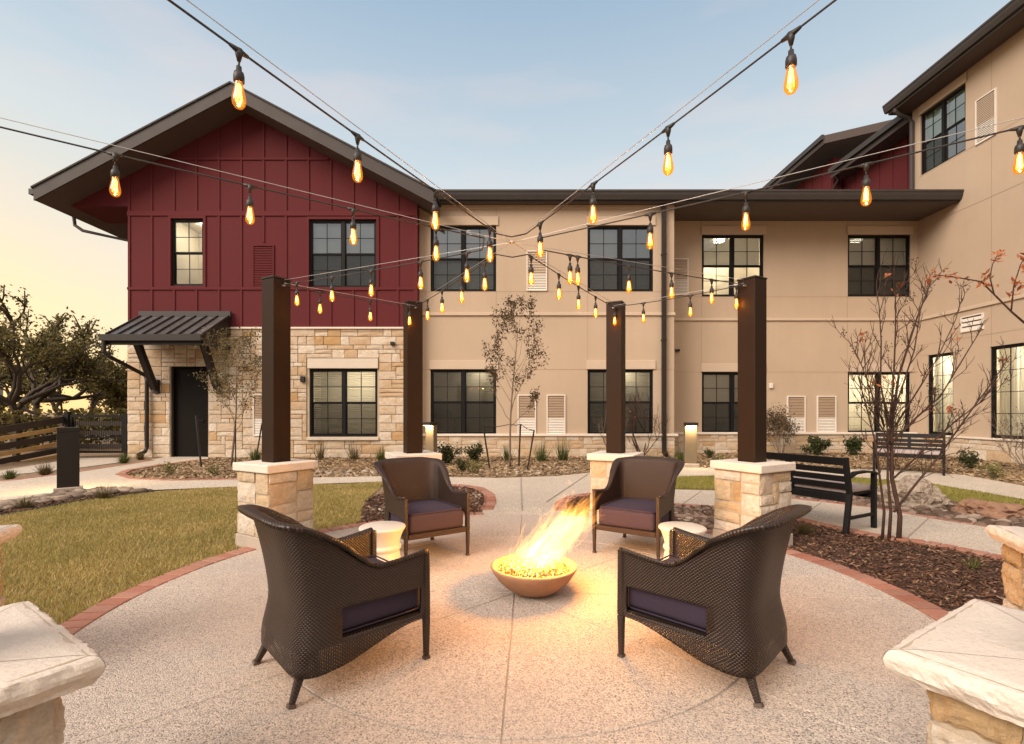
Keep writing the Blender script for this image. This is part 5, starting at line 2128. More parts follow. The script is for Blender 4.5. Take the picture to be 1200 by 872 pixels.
def flames():
    mb = MB()
    uv = []
    r = random.Random(4)
    N = 170
    for k in range(N):
        s = r.random()
        # start somewhere along the leaning body of the fire
        s0 = 0.62 * (r.random() ** 1.5)
        wid = 0.05 + 0.12 * sin(pi * min(1, s0 * 1.15 + 0.22)) ** 1.0
        off = r.gauss(0, 0.42) * wid
        offy = r.gauss(0, 0.40) * wid
        bx = -0.11 + 0.13 * r.random() + 0.03
        if s0 < 0.15:
            off = r.uniform(-0.16, 0.10)
        base = Vector((bx + 0.52 * s0 + off, offy, 0.155 + 0.56 * s0 - 0.35 * off * s0 + r.uniform(0, .03)))
        ln = r.uniform(0.14, 0.36) * (1.05 - 0.35 * s0)
        if s0 < .1:
            ln *= 0.8
        lean = r.gauss(0.60, 0.20) + 0.1 * s0
        d = Vector((sin(lean), r.gauss(0, .12), cos(lean)))
        curl = r.gauss(0, 0.06)
        n = 9
        rad = r.choice((0.008, 0.014, 0.020, 0.028)) * r.uniform(.8, 1.2) * (1 - .35 * s0)
        pts, rs = [], []
        for i in range(n + 1):
            t = i / n
            p = base + d * ln * t + Vector((cos(lean), 0, -sin(lean))) * (curl * ln * sin(t * pi * .9) + 0.014 * sin(t * 7 + k) * t)
            pts.append(p)
            rs.append(rad * (sin(pi * min(1, (t * .86 + .14))) ** .8) * (1 - t * .25) + .0004)
        o = len(mb.v)
        mb.tube(pts, rs, 8, caps=False)
        for i in range(n + 1):
            v = min(1, s0 * .75 + (i / n) * .55)
            uv += [(0, v)] * 8
    for k in range(34):
        s0 = r.uniform(0.0, 0.5)
        base = Vector((-.06 + 0.50 * s0 + r.gauss(0, .05), r.gauss(0, .05), 0.17 + 0.52 * s0))
        lean = r.gauss(.68, .13)
        ln = r.uniform(.20, .36)
        d = Vector((sin(lean), r.gauss(0, .1), cos(lean)))
        ph = r.uniform(0, 6)
        pts = [base + d * ln * i / 10 + Vector((cos(lean), 0, -sin(lean))) * .016 * sin(ph + i * .7) * i / 10 for i in range(11)]
        rad = r.uniform(.018, .030)
        rs = [rad * (sin(pi * min(1, i / 10 * .75 + .25)) ** 1.1) + .0004 for i in range(11)]
        mb.tube(pts, rs, 8, caps=False)
        for i in range(11):
            uv += [(0, min(1, s0 * .7 + .5 * i / 10))] * 8
    # bright heart of the fire
    for k in range(18):
        base = Vector((r.uniform(-.13, .13), r.gauss(0, .05), 0.15))
        lean = r.gauss(.62, .15)
        ln = r.uniform(.12, .26)
        d = Vector((sin(lean), r.gauss(0, .1), cos(lean)))
        pts = [base + d * ln * i / 8 for i in range(9)]
        rad = r.uniform(.02, .036)
        rs = [rad * sin(pi * min(1, i / 8 * .8 + .2)) ** .8 + .0005 for i in range(9)]
        mb.tube(pts, rs, 8, caps=False)
        for i in range(9):
            uv += [(0, .10 + .25 * i / 8)] * 8
    # loose wisps drifting off
    for (px, py) in ((668, 566), (672, 578), (662, 582)):
        c = Vector(((px - 600) / F * BY - BX, 0.02, H + (HZ - py) / F * BY - 0.026))
        pts = [c + Vector((0.005 * sin(i), 0, 0.045 * (i / 6 - .5))) for i in range(7)]
        mb.tube(pts, [0.014 * sin(pi * (i + .3) / 6.6) ** 1.0 + .0004 for i in range(7)], 8, caps=False)
        uv += [(0, .8)] * 56
    mb.uv = uv
    return mb


fl = flames().build('flames', M['flame'], None, (BX, BY, 0.026), smooth=True, fix=False)
tag(fl, 'bright yellow flames blown to the right above the fire bowl', 'flames')
for (ox, oz, e, rad) in ((-0.11, 0.24, 11.0, 0.03), (0.04, 0.25, 12.0, 0.03), (0.02, 0.33, 14.0, 0.03), (0.11, 0.40, 14.0, 0.03), (0.19, 0.47, 14.0, 0.03), (0.27, 0.54, 14.0, 0.03), (0.34, 0.62, 14.0, 0.03)):
    ld = bpy.data.lights.new('fire_light', 'POINT')
    ld.energy = e
    ld.color = (1.0, 0.40, 0.06)
    ld.shadow_soft_size = rad
    lo = bpy.data.objects.new('fire_light', ld)
    COL.objects.link(lo)
    lo.location = (ox, 0, oz)
    lo.parent = fl


# ------------------------------------------------------------------ bollard lights
def bollard(x, y, face, lab, lit=8.0):
    """face: heading of the lit side (radians from +Y towards +X)"""
    t = thing('bollard_light', lab, 'bollard light', (x, y, 0), -face, 'bronze bollard lights beside the paths')
    b = MB()
    b.box(-0.13, 0.13, -0.07, 0.05, 0.085, 0.93)
    b.build('shaft', M['bollard_lit_face'] if abs(face) > 1 else M['metal'], t, bevel=0.006)  # brightened bronze where the lit side faces the viewer, dark metal otherwise
    b = MB()
    b.box(-0.132, 0.132, -0.074, 0.16, 0.931, 1.0)
    b.build('head', M['metal'], t, bevel=0.006)
    b = MB()
    b.box(-0.10, 0.10, 0.06, 0.145, 0.922, 0.930)
    b.build('lens', M['lens'], t)
    b = MB()
    b.box(-0.17, 0.17, -0.13, 0.11, 0, 0.085)
    b.build('footing', M['plinth'], t, bevel=0.01)
    ld = bpy.data.lights.new('bollard_lamp', 'AREA')
    ld.energy = lit
    ld.size = 0.2
    ld.shape = 'RECTANGLE'
    ld.size_y = 0.08
    ld.color = (1.0, 0.72, 0.36)
    lo = bpy.data.objects.new('bollard_lamp', ld)
    COL.objects.link(lo)
    lo.location = (0, 0.10, 0.915)
    lo.parent = t


gx0, gy0 = G(80, 577)
bollard(gx0, gy0, -0.74, 'dark bronze bollard light on concrete footing at the left lawn rocks', 16)
gx0, gy0 = G(505, 546)
bollard(gx0, gy0, pi * 1.2, 'lit bollard light beside the back left stone column', 9)
gx0, gy0 = G(809, 547.5)
bollard(gx0, gy0, pi * 1.03, 'lit bollard light between right bare shrub and right column', 9)
gx0, gy0 = 10.6, 8.7
bollard(gx0, gy0, pi * 1.1, 'bollard light beside the far right path', 30)


# ------------------------------------------------------------------ benches
def make_bench(L=1.25):
    t = thing('garden_bench', 'x', 'bench', (0, 0, 0), 0, 'black slatted garden benches with pale cushions')
    for s in (-1, 1):
        x = s * (L / 2 - .03)
        b = MB()
        b.beam((x, 0.27, 0), (x, 0.27, 0.62), 0.045, 0.045, (0, 1, 0))
        b.build('leg', M['bench'], t, bevel=0.004)
        b = MB()
        b.beam((x, -0.27, 0), (x, -0.20, 0.42), 0.045, 0.05, (0, 1, 0))
        b.beam((x, -0.20, 0.42), (x, -0.275, 0.82), 0.045, 0.045, (0, 1, 0))
        b.build('leg', M['bench'], t, bevel=0.004)
        b = MB()
        ap = [(x, -0.235, 0.60), (x, -0.1, 0.645), (x, 0.1, 0.65), (x, 0.25, 0.632), (x, 0.31, 0.612)]
        for i in range(4):
            b.beam(ap[i], ap[i + 1], 0.055, 0.026, (1, 0, 0) if False else (0, 0, 1))
        b.build('armrest', M['bench'], t, bevel=0.004)
        b = MB()
        b.beam((x, -0.25, 0.16), (x, 0.265, 0.16), 0.03, 0.03)
        b.build('stretcher', M['bench'], t)
    b = MB()
    b.box(-L / 2 + .05, L / 2 - .05, 0.24, 0.27, 0.34, 0.42)
    b.box(-L / 2 + .05, L / 2 - .05, -0.23, -0.2, 0.33, 0.41)
    for k in range(7):
        y = -0.19 + k * 0.066
        b.box(-L / 2 + .05, L / 2 - .05, y, y + 0.05, 0.395, 0.415)
    b.build('seat', M['bench'], t, bevel=0.003)
    b = MB()
    for k, z in enumerate((0.50, 0.585, 0.67, 0.775)):
        yy = -0.205 - 0.075 * (z - .42) / .4
        hh = 0.065 if k < 3 else 0.085
        b.obox((0, yy, z), (L - .08, 0.02, hh), 0, 0.18)
    b.beam((0, -0.205, 0.42), (0, -0.275, 0.80), 0.06, 0.022, (0, 1, 0))
    b.build('backrest', M['bench'], t, bevel=0.003)
    b = MB()
    b.box(-L / 2 + .055, L / 2 - .055, -0.19, 0.28, 0.418, 0.485)
    b.build('seat_cushion', M['bench_cushion'], t, bevel=0.022, seg=4, smooth=True)
    return t


be = make_bench()
# near bench: right end legs seen at the photo, facing away to the right
fx, fy = 0.878, 0.478
ex, ey = G(991, 628)
cx_, cy_ = ex - fy * 0.595 + fx * 0.27, ey + fx * 0.595 + fy * 0.27
be.location = (cx_, cy_, 0.020)
be.rotation_euler = (0, 0, atan2(-fx, fy))
be.scale = (1, 1, 0.93)
be['label'] = 'black slatted bench seen from behind, beside the front right column'
be2 = copy_tree(be)
p1, p2 = G(1030, 554), G(1099, 558.7)
ux, uy = p2[0] - p1[0], p2[1] - p1[1]
be2.location = ((p1[0] + p2[0]) / 2 + 0.2, (p1[1] + p2[1]) / 2 + 0.22, 0.0)
be2.rotation_euler = (0, 0, atan2(uy, ux) + pi)
be2.scale = (0.9, 0.95, 0.97)
be2['label'] = 'far black slatted bench below the lit windows of the right wing'


# ------------------------------------------------------------------ fence and gate at the left
g = thing('metal_gate', 'dark metal gate beside the stone corner of red building', 'gate', (0, 0, 0))
xa, xb, yg = -11.95, -10.50, 13.15
b = MB()
b.box(xa, xa + 0.05, yg, yg + .05, 0.12, 1.15)
b.box(xb - 0.05, xb, yg, yg + .05, 0.12, 1.15)
b.box(xa + .05, xb - .05, yg, yg + .05, 1.09, 1.15)
b.box(xa + .05, xb - .05, yg, yg + .05, 0.12, 0.18)
b.box(xa + .05, xb - .05, yg, yg + .05, 0.52, 0.56)
b.build('gate_frame', M['black'], g)
b = MB()
for z in (0.24, 0.60, 0.86):
    b.box(xa + .05, xb - .05, yg + .06, yg + .08, z, z + 0.12)
b.build('board', M['fence_dark'], g)
b = MB()
for k in range(28):
    xx = xa + .05 + (xb - xa - .1) * k / 27
    b.box(xx - .003, xx + .003, yg + .052, yg + .058, 0.18, 1.09)
b.build('mesh_panel', M['black'], g)
b = MB()
b.box(xa - 0.14, xa - 0.03, yg - .03, yg + .08, 0, 1.24)
b.build('gate_post', M['black'], g)
b = MB()
b.box(xb + 0.02, xb + 0.10, yg - .02, yg + .06, 0, 1.2)
b.build('gate_post', M['black'], g)
fe = thing('board_fence', 'dark and amber horizontal board fence sloping down to the left', 'fence', (0, 0, 0))
fa, fc = Vector((-12.1, 13.2, 0)), Vector((-12.0, 10.6, 0))
nb_ = 4
b, b3 = MB(), MB()
for k, (z0, z1, hh, m) in enumerate(((1.12, 0.72, 0.17, 0), (0.86, 0.52, 0.10, 1), (0.68, 0.36, 0.15, 0), (0.46, 0.20, 0.10, 1), (0.30, 0.06, 0.14, 0), (0.12, -0.05, 0.09, 1))):
    (b if m == 0 else b3).beam(fa + Vector((0.02 * m, 0, z0 - hh / 2)), fc + Vector((0.02 * m, -1.6, z1 - .26 - hh / 2 + .1)), 0.03, hh)
b.build('rail_board', M['fence_dark'], fe)
b3.build('slat_board', M['slat_wood'], fe)
for k in range(3):
    p = fa.lerp(fc, k / 2 * .98 + .01)
    b = MB()
    b.box(p.x - .13, p.x - .03, p.y - .05, p.y + .05, -0.1, 1.14 - 0.42 * k / 2)
    b.build('fence_post', M['fence_dark'], fe)


# ------------------------------------------------------------------ plants
def leaf_mesh(name, pts, size, mat, parent, aspect=0.5, dirs=None):
    P = np.array(pts)
    n = len(P)
    a = nr.normal(size=(n, 3))
    a /= np.linalg.norm(a, axis=1)[:, None]
    c = nr.normal(size=(n, 3))
    bvec = np.cross(a, c)
    bvec /= np.linalg.norm(bvec, axis=1)[:, None]
    L = size * (0.6 + 0.8 * nr.random(n))[:, None]
    V = np.zeros((n, 4, 3))
    V[:, 0] = P - a * L * .5
    V[:, 1] = P + bvec * L * aspect * .5
    V[:, 2] = P + a * L * .5
    V[:, 3] = P - bvec * L * aspect * .5
    return quick_mesh(name, V, 4, mat, parent)


def branch(mb, tips, p, d, L, r, depth, rg, spread=0.6, nkids=(2, 3), up=0.15, wander=0.15, seg=5, shrink=0.68, rshrink=0.6, minr=0.002, side=0.0, sides=5):
    pts, rs = [p.copy()], [r]
    q = p.copy()
    dd = d.normalized()
    for i in range(seg):
        dd = (dd + Vector((rg.gauss(0, wander), rg.gauss(0, wander), rg.gauss(0, wander) + up * .3))).normalized()
        q = q + dd * (L / seg)
        pts.append(q.copy())
        rs.append(max(minr, r * (1 - (1 - rshrink) * (i + 1) / seg)))
        if depth <= 1:
            tips.append(q.copy())
        if depth >= 1 and i >= 1 and rg.random() < side:
            sd = (dd + Vector((rg.gauss(0, 1), rg.gauss(0, 1), rg.gauss(0.1, .6))) * 0.8).normalized()
            branch(mb, tips, q.copy(), sd, L * shrink * rg.uniform(.5, .9), max(minr, r * .5), depth - 1, rg, spread, nkids, up, wander, seg, shrink, rshrink, minr, side * .7, sides)
    mb.tube(pts, rs, sides if r > 0.006 else 4, caps=False)
    if depth > 0:
        for k in range(rg.randint(*nkids)):
            nd = (dd + Vector((rg.gauss(0, spread), rg.gauss(0, spread), rg.gauss(up, spread * .5)))).normalized()
            branch(mb, tips, q.copy(), nd, L * shrink * rg.uniform(.8, 1.15), max(minr, r * rshrink), depth - 1, rg, spread, nkids, up, wander, seg, shrink, rshrink, minr, side, sides)


def oak(x, y, h, spread, lab, seed, nleaf=9000, lsize=0.16, name='oak_tree', wide=1.0):
    rg = random.Random(seed)
    t = thing(name, lab, 'tree', (x, y, 0), 0, 'dark spreading trees beyond the fence')
    mb, tips = MB(), []
    for k in range(3):
        a = rg.uniform(0, 2 * pi)
        d = Vector((cos(a) * .5 * wide, sin(a) * .5, 1)).normalized()
        branch(mb, tips, Vector((cos(a) * .1, sin(a) * .1, 0)), d, h * .36, h * .028, 4, rg, 0.55 * spread, (2, 3), 0.12, 0.16, 5, 0.70, 0.62, 0.006, 0.25)
    mb.build('trunk', M['bark_d'], t, smooth=True, fix=False)
    pts = []
    for _ in range(nleaf):
        q = rg.choice(tips)
        pts.append((q.x + rg.gauss(0, .10), q.y + rg.gauss(0, .10), max(0.3, q.z + rg.gauss(0, .07))))
    leaf_mesh('crown', pts, lsize, M['oak_leaf'], t, 0.55)
    return t


oak(-15.6, 15.6, 4.6, 0.9, 'dark gnarled oak with bare lower limbs left of the gate', 3, 9000, 0.10)
oak(-20.8, 18.5, 7.2, 0.8, 'tallest dark oak at the left edge, crown against the yellow sky', 8, 9000, 0.12)
oak(-15.6, 19.5, 3.4, 1.2, 'low dense dark tree behind the gate next to the stone corner', 15, 7000, 0.12)
oak(-21.5, 24.0, 4.2, 1.2, 'far dark tree filling the gap between the two oaks', 21, 5000, 0.14)
oak(-27.0, 26.0, 4.5, 1.2, 'farthest dark tree at the left edge before the grey building', 27, 5000, 0.15)


def hedge(poly_pts, h, n, lab, seed):
    rg = random.Random(seed)
    pts = []
    for _ in range(n):
        k = rg.random() * (len(poly_pts) - 1)
        i = int(k)
        a, c = poly_pts[i], poly_pts[i + 1]
        t = k - i
        lump = 0.65 + 0.35 * mnoise.noise(Vector((k * 2.3, seed, 0)))
        pts.append((a[0] + (c[0] - a[0]) * t + rg.gauss(0, .5), a[1] + (c[1] - a[1]) * t + rg.gauss(0, .6), max(.05, h * lump * sqrt(rg.random()))))
    o = leaf_mesh('undergrowth', pts, 0.16, M['oak_leaf'], None, .55)
    tag(o, lab, 'undergrowth', kind='stuff')


hedge([(-24, 13.5), (-18, 15), (-13.5, 16.5), (-12.5, 19)], 1.7, 9000, 'dark scrub growing behind the sloping board fence', 2)


def young_tree(x, y, h, seed, lab, mat, nleaf, name='young_tree', first=0.35, lsize=0.055, r0=0.026, spread=0.42, lean=(0, 0), depth=3, off=0.06, wide_=0.22):
    rg = random.Random(seed)
    t = thing(name, lab, 'tree', (x, y, 0))
    mb, tips = MB(), []
    n = 9
    pts, rs = [], []
    for i in range(n + 1):
        f = i / n
        pts.append(Vector((lean[0] * f + 0.03 * sin(f * 5 + seed), lean[1] * f + 0.02 * cos(f * 4), h * .82 * f)))
        rs.append(r0 * (1 - .75 * f))
    mb.tube(pts, rs, 7)
    for k in range(17):
        f = first + (1 - first) * k / 16
        i = min(n - 1, int(f * n))
        p = pts[i].lerp(pts[i + 1], f * n - i)
        a = k * 2.4 + rg.uniform(-.4, .4)
        up = 0.6 + 0.9 * f
        d = Vector((cos(a), sin(a), up)).normalized()
        L = h * wide_ * (1.15 - .65 * abs(f - .55)) * rg.uniform(.7, 1.2)
        branch(mb, tips, p, d, L, r0 * .35 * (1.2 - f), depth - 1, rg, spread, (2, 3), .25, .14, 4, .6, .55, .0022, .3, 4)
    mb.build('trunk', M['bark'], t, smooth=True, fix=False)
    lp = []
    for _ in range(nleaf):
        q = rg.choice(tips)
        lp.append((q.x + rg.gauss(0, off), q.y + rg.gauss(0, off), q.z + rg.gauss(0, off)))
    leaf_mesh('crown', lp, lsize, mat, t, .42)
    return t


ax_, ay_ = G(272, 547)
young_tree(ax_, ay_, 2.75, 5, 'young leafy tree growing before the stone wall and dark door', M['young_leaf'], 2700, lean=(0.12, 0))
bx0, by0 = G(597, 549)
young_tree(bx0, by0, 3.7, 9, 'slender staked tree with dark sparse leaves before beige wall', M['young_leaf_d'], 2700, first=0.3, lean=(0.15, 0), lsize=0.06, off=0.045, wide_=0.175)

# stakes with tree ties
def stake(p0, p1, r, lab, mat='metal'):
    b = MB()
    b.tube([p0, p1], r, 6)
    tag(b.build('tree_stake', M[mat]), lab, 'stake', 'stakes round the young trees')


def wpt(px, py, d): return ((px - 600) / F * d, d, H + (HZ - py) / F * d)


d0 = ay_
stake((*G(236, 549), 0), wpt(229.5, 487, G(236, 549)[1]), 0.02, 'stake with pale top left of the young leafy tree before the door')
stake((*G(276, 548), 0), wpt(276, 497, G(276, 548)[1]), 0.016, 'thin upright stake right beside the young leafy tree trunk')
stake((*G(299, 545), 0), wpt(307, 496, G(299, 545)[1]), 0.016, 'leaning stake between the young leafy tree and left column post')
stake((*G(574, 550), 0), wpt(566, 498, G(574, 550)[1]), 0.018, 'left leaning stake of the slender tree before beige wall')
stake((*G(608, 547), 0), wpt(610, 497, G(608, 547)[1]), 0.018, 'upright middle stake of the slender tree before beige wall')
stake((*G(618, 551), 0), wpt(626, 504, G(618, 551)[1]), 0.018, 'right leaning stake of the slender tree before beige wall')
b = MB()
q = [Vector(wpt(566, 500, 10.3)), Vector(wpt(599, 497, 10.7)), Vector(wpt(610, 497, 10.9)), Vector(wpt(626, 505, 10.2))]
for i in range(3):
    b.tube([q[i], q[i].lerp(q[i + 1], .5) - Vector((0, 0, .03)), q[i + 1]], 0.008, 5)
tag(b.build('tree_tie', M['cable']), 'dark strap tying the slender tree to its stakes', 'tree tie')


def bare_shrub(x, y, h, seed, lab, stems=7, spread=0.5, tw=0.45, mat='bark_r', r0=0.012, depth=3, cat='shrub', name='bare_shrub', leaf=None, nleaf=0, lsize=0.04, seed_n=0, off=0.02, lowbare=0.3, flat=1.0):
    rg = random.Random(seed)
    t = thing(name, lab, cat, (x, y, 0))
    mb, tips = MB(), []
    for k in range(stems):
        a = 2 * pi * k / stems + rg.uniform(-.4, .4)
        d = Vector((cos(a) * spread, sin(a) * spread * flat, 1)).normalized()
        branch(mb, tips, Vector((cos(a) * .03, sin(a) * .03, 0)), d, h * lowbare * rg.uniform(.8, 1.2) / max(.3, d.z), r0 * rg.uniform(.7, 1.1), depth, rg, tw, (2, 3), .3, .10, 5, .72, .62, .0017, .22, 5)
    mb.build('stems', M[mat], t, smooth=True, fix=False)
    if nleaf:
        lp = [(q.x + rg.gauss(0, off), q.y + rg.gauss(0, off), q.z + rg.gauss(0, off)) for q in (rg.choice(tips) for _ in range(nleaf))]
        leaf_mesh('leaves', lp, lsize, M[leaf], t, .5)
    if seed_n:
        sm = MB()
        hi = sorted(tips, key=lambda v: -v.z)[:max(20, len(tips) // 3)]
        for _ in range(seed_n):
            q = rg.choice(hi) + Vector((rg.gauss(0, .018), rg.gauss(0, .018), rg.gauss(0, .018)))
            sm.lathe([(0, .006), (.006, 0), (0, -.006)], q, 5)
        sm.build('seed_heads', M['seed'], t)
    return t


x_, y_ = G(752, 536)
bare_shrub(x_, y_, 1.9, 4, 'bare red twigged shrub behind the back right column', 7, 0.62, .42, r0=0.018, depth=3, leaf='orange_leaf', nleaf=40, lsize=0.05)
x_, y_ = G(718, 537)
bare_shrub(x_, y_, 1.8, 14, 'pale bare twigged shrub against the dark lower window', 4, 0.45, .42, mat='bark', r0=0.014, depth=2)
x_, y_ = G(915, 534)
bare_shrub(x_, y_, 1.5, 6, 'tall grey green leafy shrub right of the front right post', 9, 0.35, .4, mat='bark', r0=0.012, leaf='young_leaf_d', nleaf=2600, lsize=0.05, off=.05, name='leafy_shrub')
x_, y_ = 10.9, 10.3
bare_shrub(x_, y_, 1.25, 31, 'bare brown shrub below the curtained window of right wing', 9, 0.7, .5, mat='bark', r0=0.010, depth=3, leaf='young_leaf_d', nleaf=500, lsize=0.035)


# crape myrtle in the right mulch bed: four leaning stems, tangled bare top
def myrtle():
    rg = random.Random(19)
    bx, by = G(1047, 634)
    t = thing('bare_tree', 'multi stemmed bare tree with orange leaf tufts in the mulch bed', 'tree', (bx, by, 0))
    mb, tips = MB(), []
    s = by / F
    def L(px, py, dy=0.0): return Vector((((px - 600) * (by + dy) / F) - bx, dy, H + (HZ - py) / F * (by + dy)))
    stems = [([(1033, 636), (1035, 600), (1031, 560), (1026, 520), (1014, 470), (1003, 440)], .014, -.1),
             ([(1041, 637), (1044, 600), (1042, 560), (1040, 510), (1038, 480)], .017, 0),
             ([(1052, 637), (1054, 605), (1046, 560), (1043, 515), (1046, 490), (1052, 440), (1075, 375), (1090, 330)], .024, 0.05),
             ([(1046, 600), (1075, 565), (1100, 535), (1130, 490), (1165, 445), (1185, 415)], .012, .15),
             ([(1044, 520), (1075, 490), (1100, 465), (1135, 410), (1150, 385)], .012, -.1),
             ([(1046, 490), (1060, 450), (1070, 410), (1078, 360), (1090, 340)], .010, .2),
             ([(1040, 500), (1030, 450), (1032, 400), (1030, 360), (1028, 335)], .010, .1),
             ([(1042, 495), (1046, 440), (1048, 390), (1050, 345), (1056, 335)], .010, -.15),
             ([(1038, 500), (1020, 460), (1010, 430), (1000, 405)], .008, -.25),
             ([(1048, 560), (1090, 520), (1120, 495), (1150, 470), (1172, 440)], .009, .3),
             ([(1042, 520), (1020, 480), (1013, 440), (1012, 395)], .007, .25),
             ([(1047, 500), (1080, 450), (1100, 420), (1120, 375), (1128, 350)], .008, .25)]
    for pts, r, dy in stems:
        n = len(pts)
        P = [L(px + rg.uniform(-2, 2), py, dy * i / n) for i, (px, py) in enumerate(pts)]
        mb.tube(P, [max(.0025, r * (1 - .75 * i / (n - 1))) for i in range(n)], 6)
        for k in range(1, n):
            for _ in range(8 if P[k].z > .75 and P[k].z < 1.45 else 4):
                f = rg.random()
                p = P[k - 1].lerp(P[k], f)
                if p.z < 0.55:
                    continue
                d = ((P[k] - P[k - 1]).normalized() + Vector((rg.gauss(0, .6), rg.gauss(0, .6), rg.gauss(.25, .4)))).normalized()
                branch(mb, tips, p, d, rg.uniform(.10, .25), .0042, 1, rg, .5, (2, 3), .3, .12, 4, .6, .6, .0015, .35, 4)
    mb.build('trunk', M['bark_r'], t, smooth=True, fix=False)
    hi = [q for q in tips if q.z > 1.25]
    lp = []
    for _ in range(15):
        c = rg.choice(hi)
        lp += [(c.x + rg.gauss(0, .025), c.y + rg.gauss(0, .025), c.z + rg.gauss(0, .03)) for _ in range(rg.randint(2, 9))]
    leaf_mesh('leaves', lp, 0.05, M['orange_leaf'], t, .5)
    sm = MB()
    for _ in range(34):
        c = rg.choice(hi)
        for _ in range(11):
            q = c + Vector((rg.gauss(0, .028), rg.gauss(0, .028), rg.gauss(0, .028)))
            sm.lathe([(0, .007), (.0065, 0), (0, -.007)], q, 5)
    sm.build('seed_heads', M['seed'], t, kind='stuff')


myrtle()


def edge_tree():
    rg = random.Random(5)
    bx, by = 4.35, 3.55
    t = thing('bare_tree', 'orange leaved branch reaching in from the right photo edge', 'tree', (bx, by, 0))
    mb, tips = MB(), []
    def L(px, py, d): return Vector(((px - 600) / F * d - bx, d - by, H + (HZ - py) / F * d))
    mb.tube([(0, 0, 0), (0.02, 0, .6), (-.02, 0, 1.2), (-.1, -.02, 1.7)], [.03, .027, .022, .018], 8)
    st = Vector((-.1, -.02, 1.7))
    runs = [[(1200, 378), (1185, 365), (1165, 345), (1150, 330), (1120, 325), (1095, 322)],
            [(1165, 345), (1160, 325), (1163, 310), (1170, 297)],
            [(1185, 365), (1188, 335), (1196, 310), (1205, 295)],
            [(1200, 378), (1215, 350), (1230, 320)]]
    for k, rn in enumerate(runs):
        P = [L(px, py, 3.5) for px, py in rn]
        if k == 0:
            P = [Vector((0, 0, 1.25)), st.lerp(P[0], .5)] + P
        mb.tube(P, [max(.003, .010 * (1 - .7 * i / (len(P) - 1))) for i in range(len(P))] if k == 0 else [.005 - .0025 * i / (len(P) - 1) for i in range(len(P))], 6)
        tips += P[2 if k == 0 else 0:]
    mb.build('trunk', M['bark_r'], t, smooth=True, fix=False)
    lp = []
    for rn in ([(1093, 322), (1104, 322), (1113, 325)], [(1150, 330), (1160, 320), (1168, 303), (1172, 297), (1160, 333)], [(1190, 330), (1196, 313), (1202, 300), (1187, 345), (1197, 335)]):
        for (px, py) in rn:
            c = L(px, py, 3.5)
            lp += [(c.x + rg.gauss(0, .018), c.y + rg.gauss(0, .02), c.z + rg.gauss(0, .018)) for _ in range(11)]
    leaf_mesh('leaves', lp, 0.042, M['orange_leaf'], t, .38)


edge_tree()


def tuft(x, y, h, n, mat, lab, name='grass_clump', sp=0.5, cat='plant', w=0.008, grp=None):
    P = np.zeros((n, 3, 3))
    a = nr.random(n) * 2 * pi
    tl = np.abs(nr.normal(0, sp, n))
    L = h * (0.55 + .6 * nr.random(n))
    bx = np.cos(a) * .06 * nr.random(n) * h * 3
    by = np.sin(a) * .06 * nr.random(n) * h * 3
    wa = nr.random(n) * pi
    P[:, 0] = np.stack([bx - np.cos(wa) * w, by - np.sin(wa) * w, 0 * a], 1)
    P[:, 1] = np.stack([bx + np.cos(wa) * w, by + np.sin(wa) * w, 0 * a], 1)
    P[:, 2] = np.stack([bx + np.cos(a) * L * np.sin(tl), by + np.sin(a) * L * np.sin(tl), L * np.cos(tl)], 1)
    o = quick_mesh(name, P, 3, mat)
    o.location = (x, y, 0.0)
    tag(o, lab, cat, grp)
    return o


def mound(x, y, h, n, mat, lab, grp):
    rg = random.Random(int(x * 100) + 7)
    t = thing('low_shrub', lab, 'plant', (x, y, 0), 0, grp)
    mb, tips = MB(), []
    for k in range(9):
        a = 2 * pi * k / 9 + rg.uniform(-.3, .3)
        sp_ = rg.uniform(.2, 1.0)
        branch(mb, tips, Vector((0, 0, 0)), Vector((cos(a) * sp_, sin(a) * sp_, 1)), h * .6 * rg.uniform(.7, 1.2), .006, 1, rg, .5, (2, 3), .2, .15, 4, .6, .6, .002, .3, 4)
    mb.build('stems', M['bark'], t, smooth=True, fix=False)
    lp = []
    for _ in range(n):
        q = rg.choice(tips)
        lp.append((q.x + rg.gauss(0, h * .09), q.y + rg.gauss(0, h * .09), max(.02, q.z + rg.gauss(0, h * .08))))
    leaf_mesh('leaves', lp, h * .13, M[mat], t, .5)


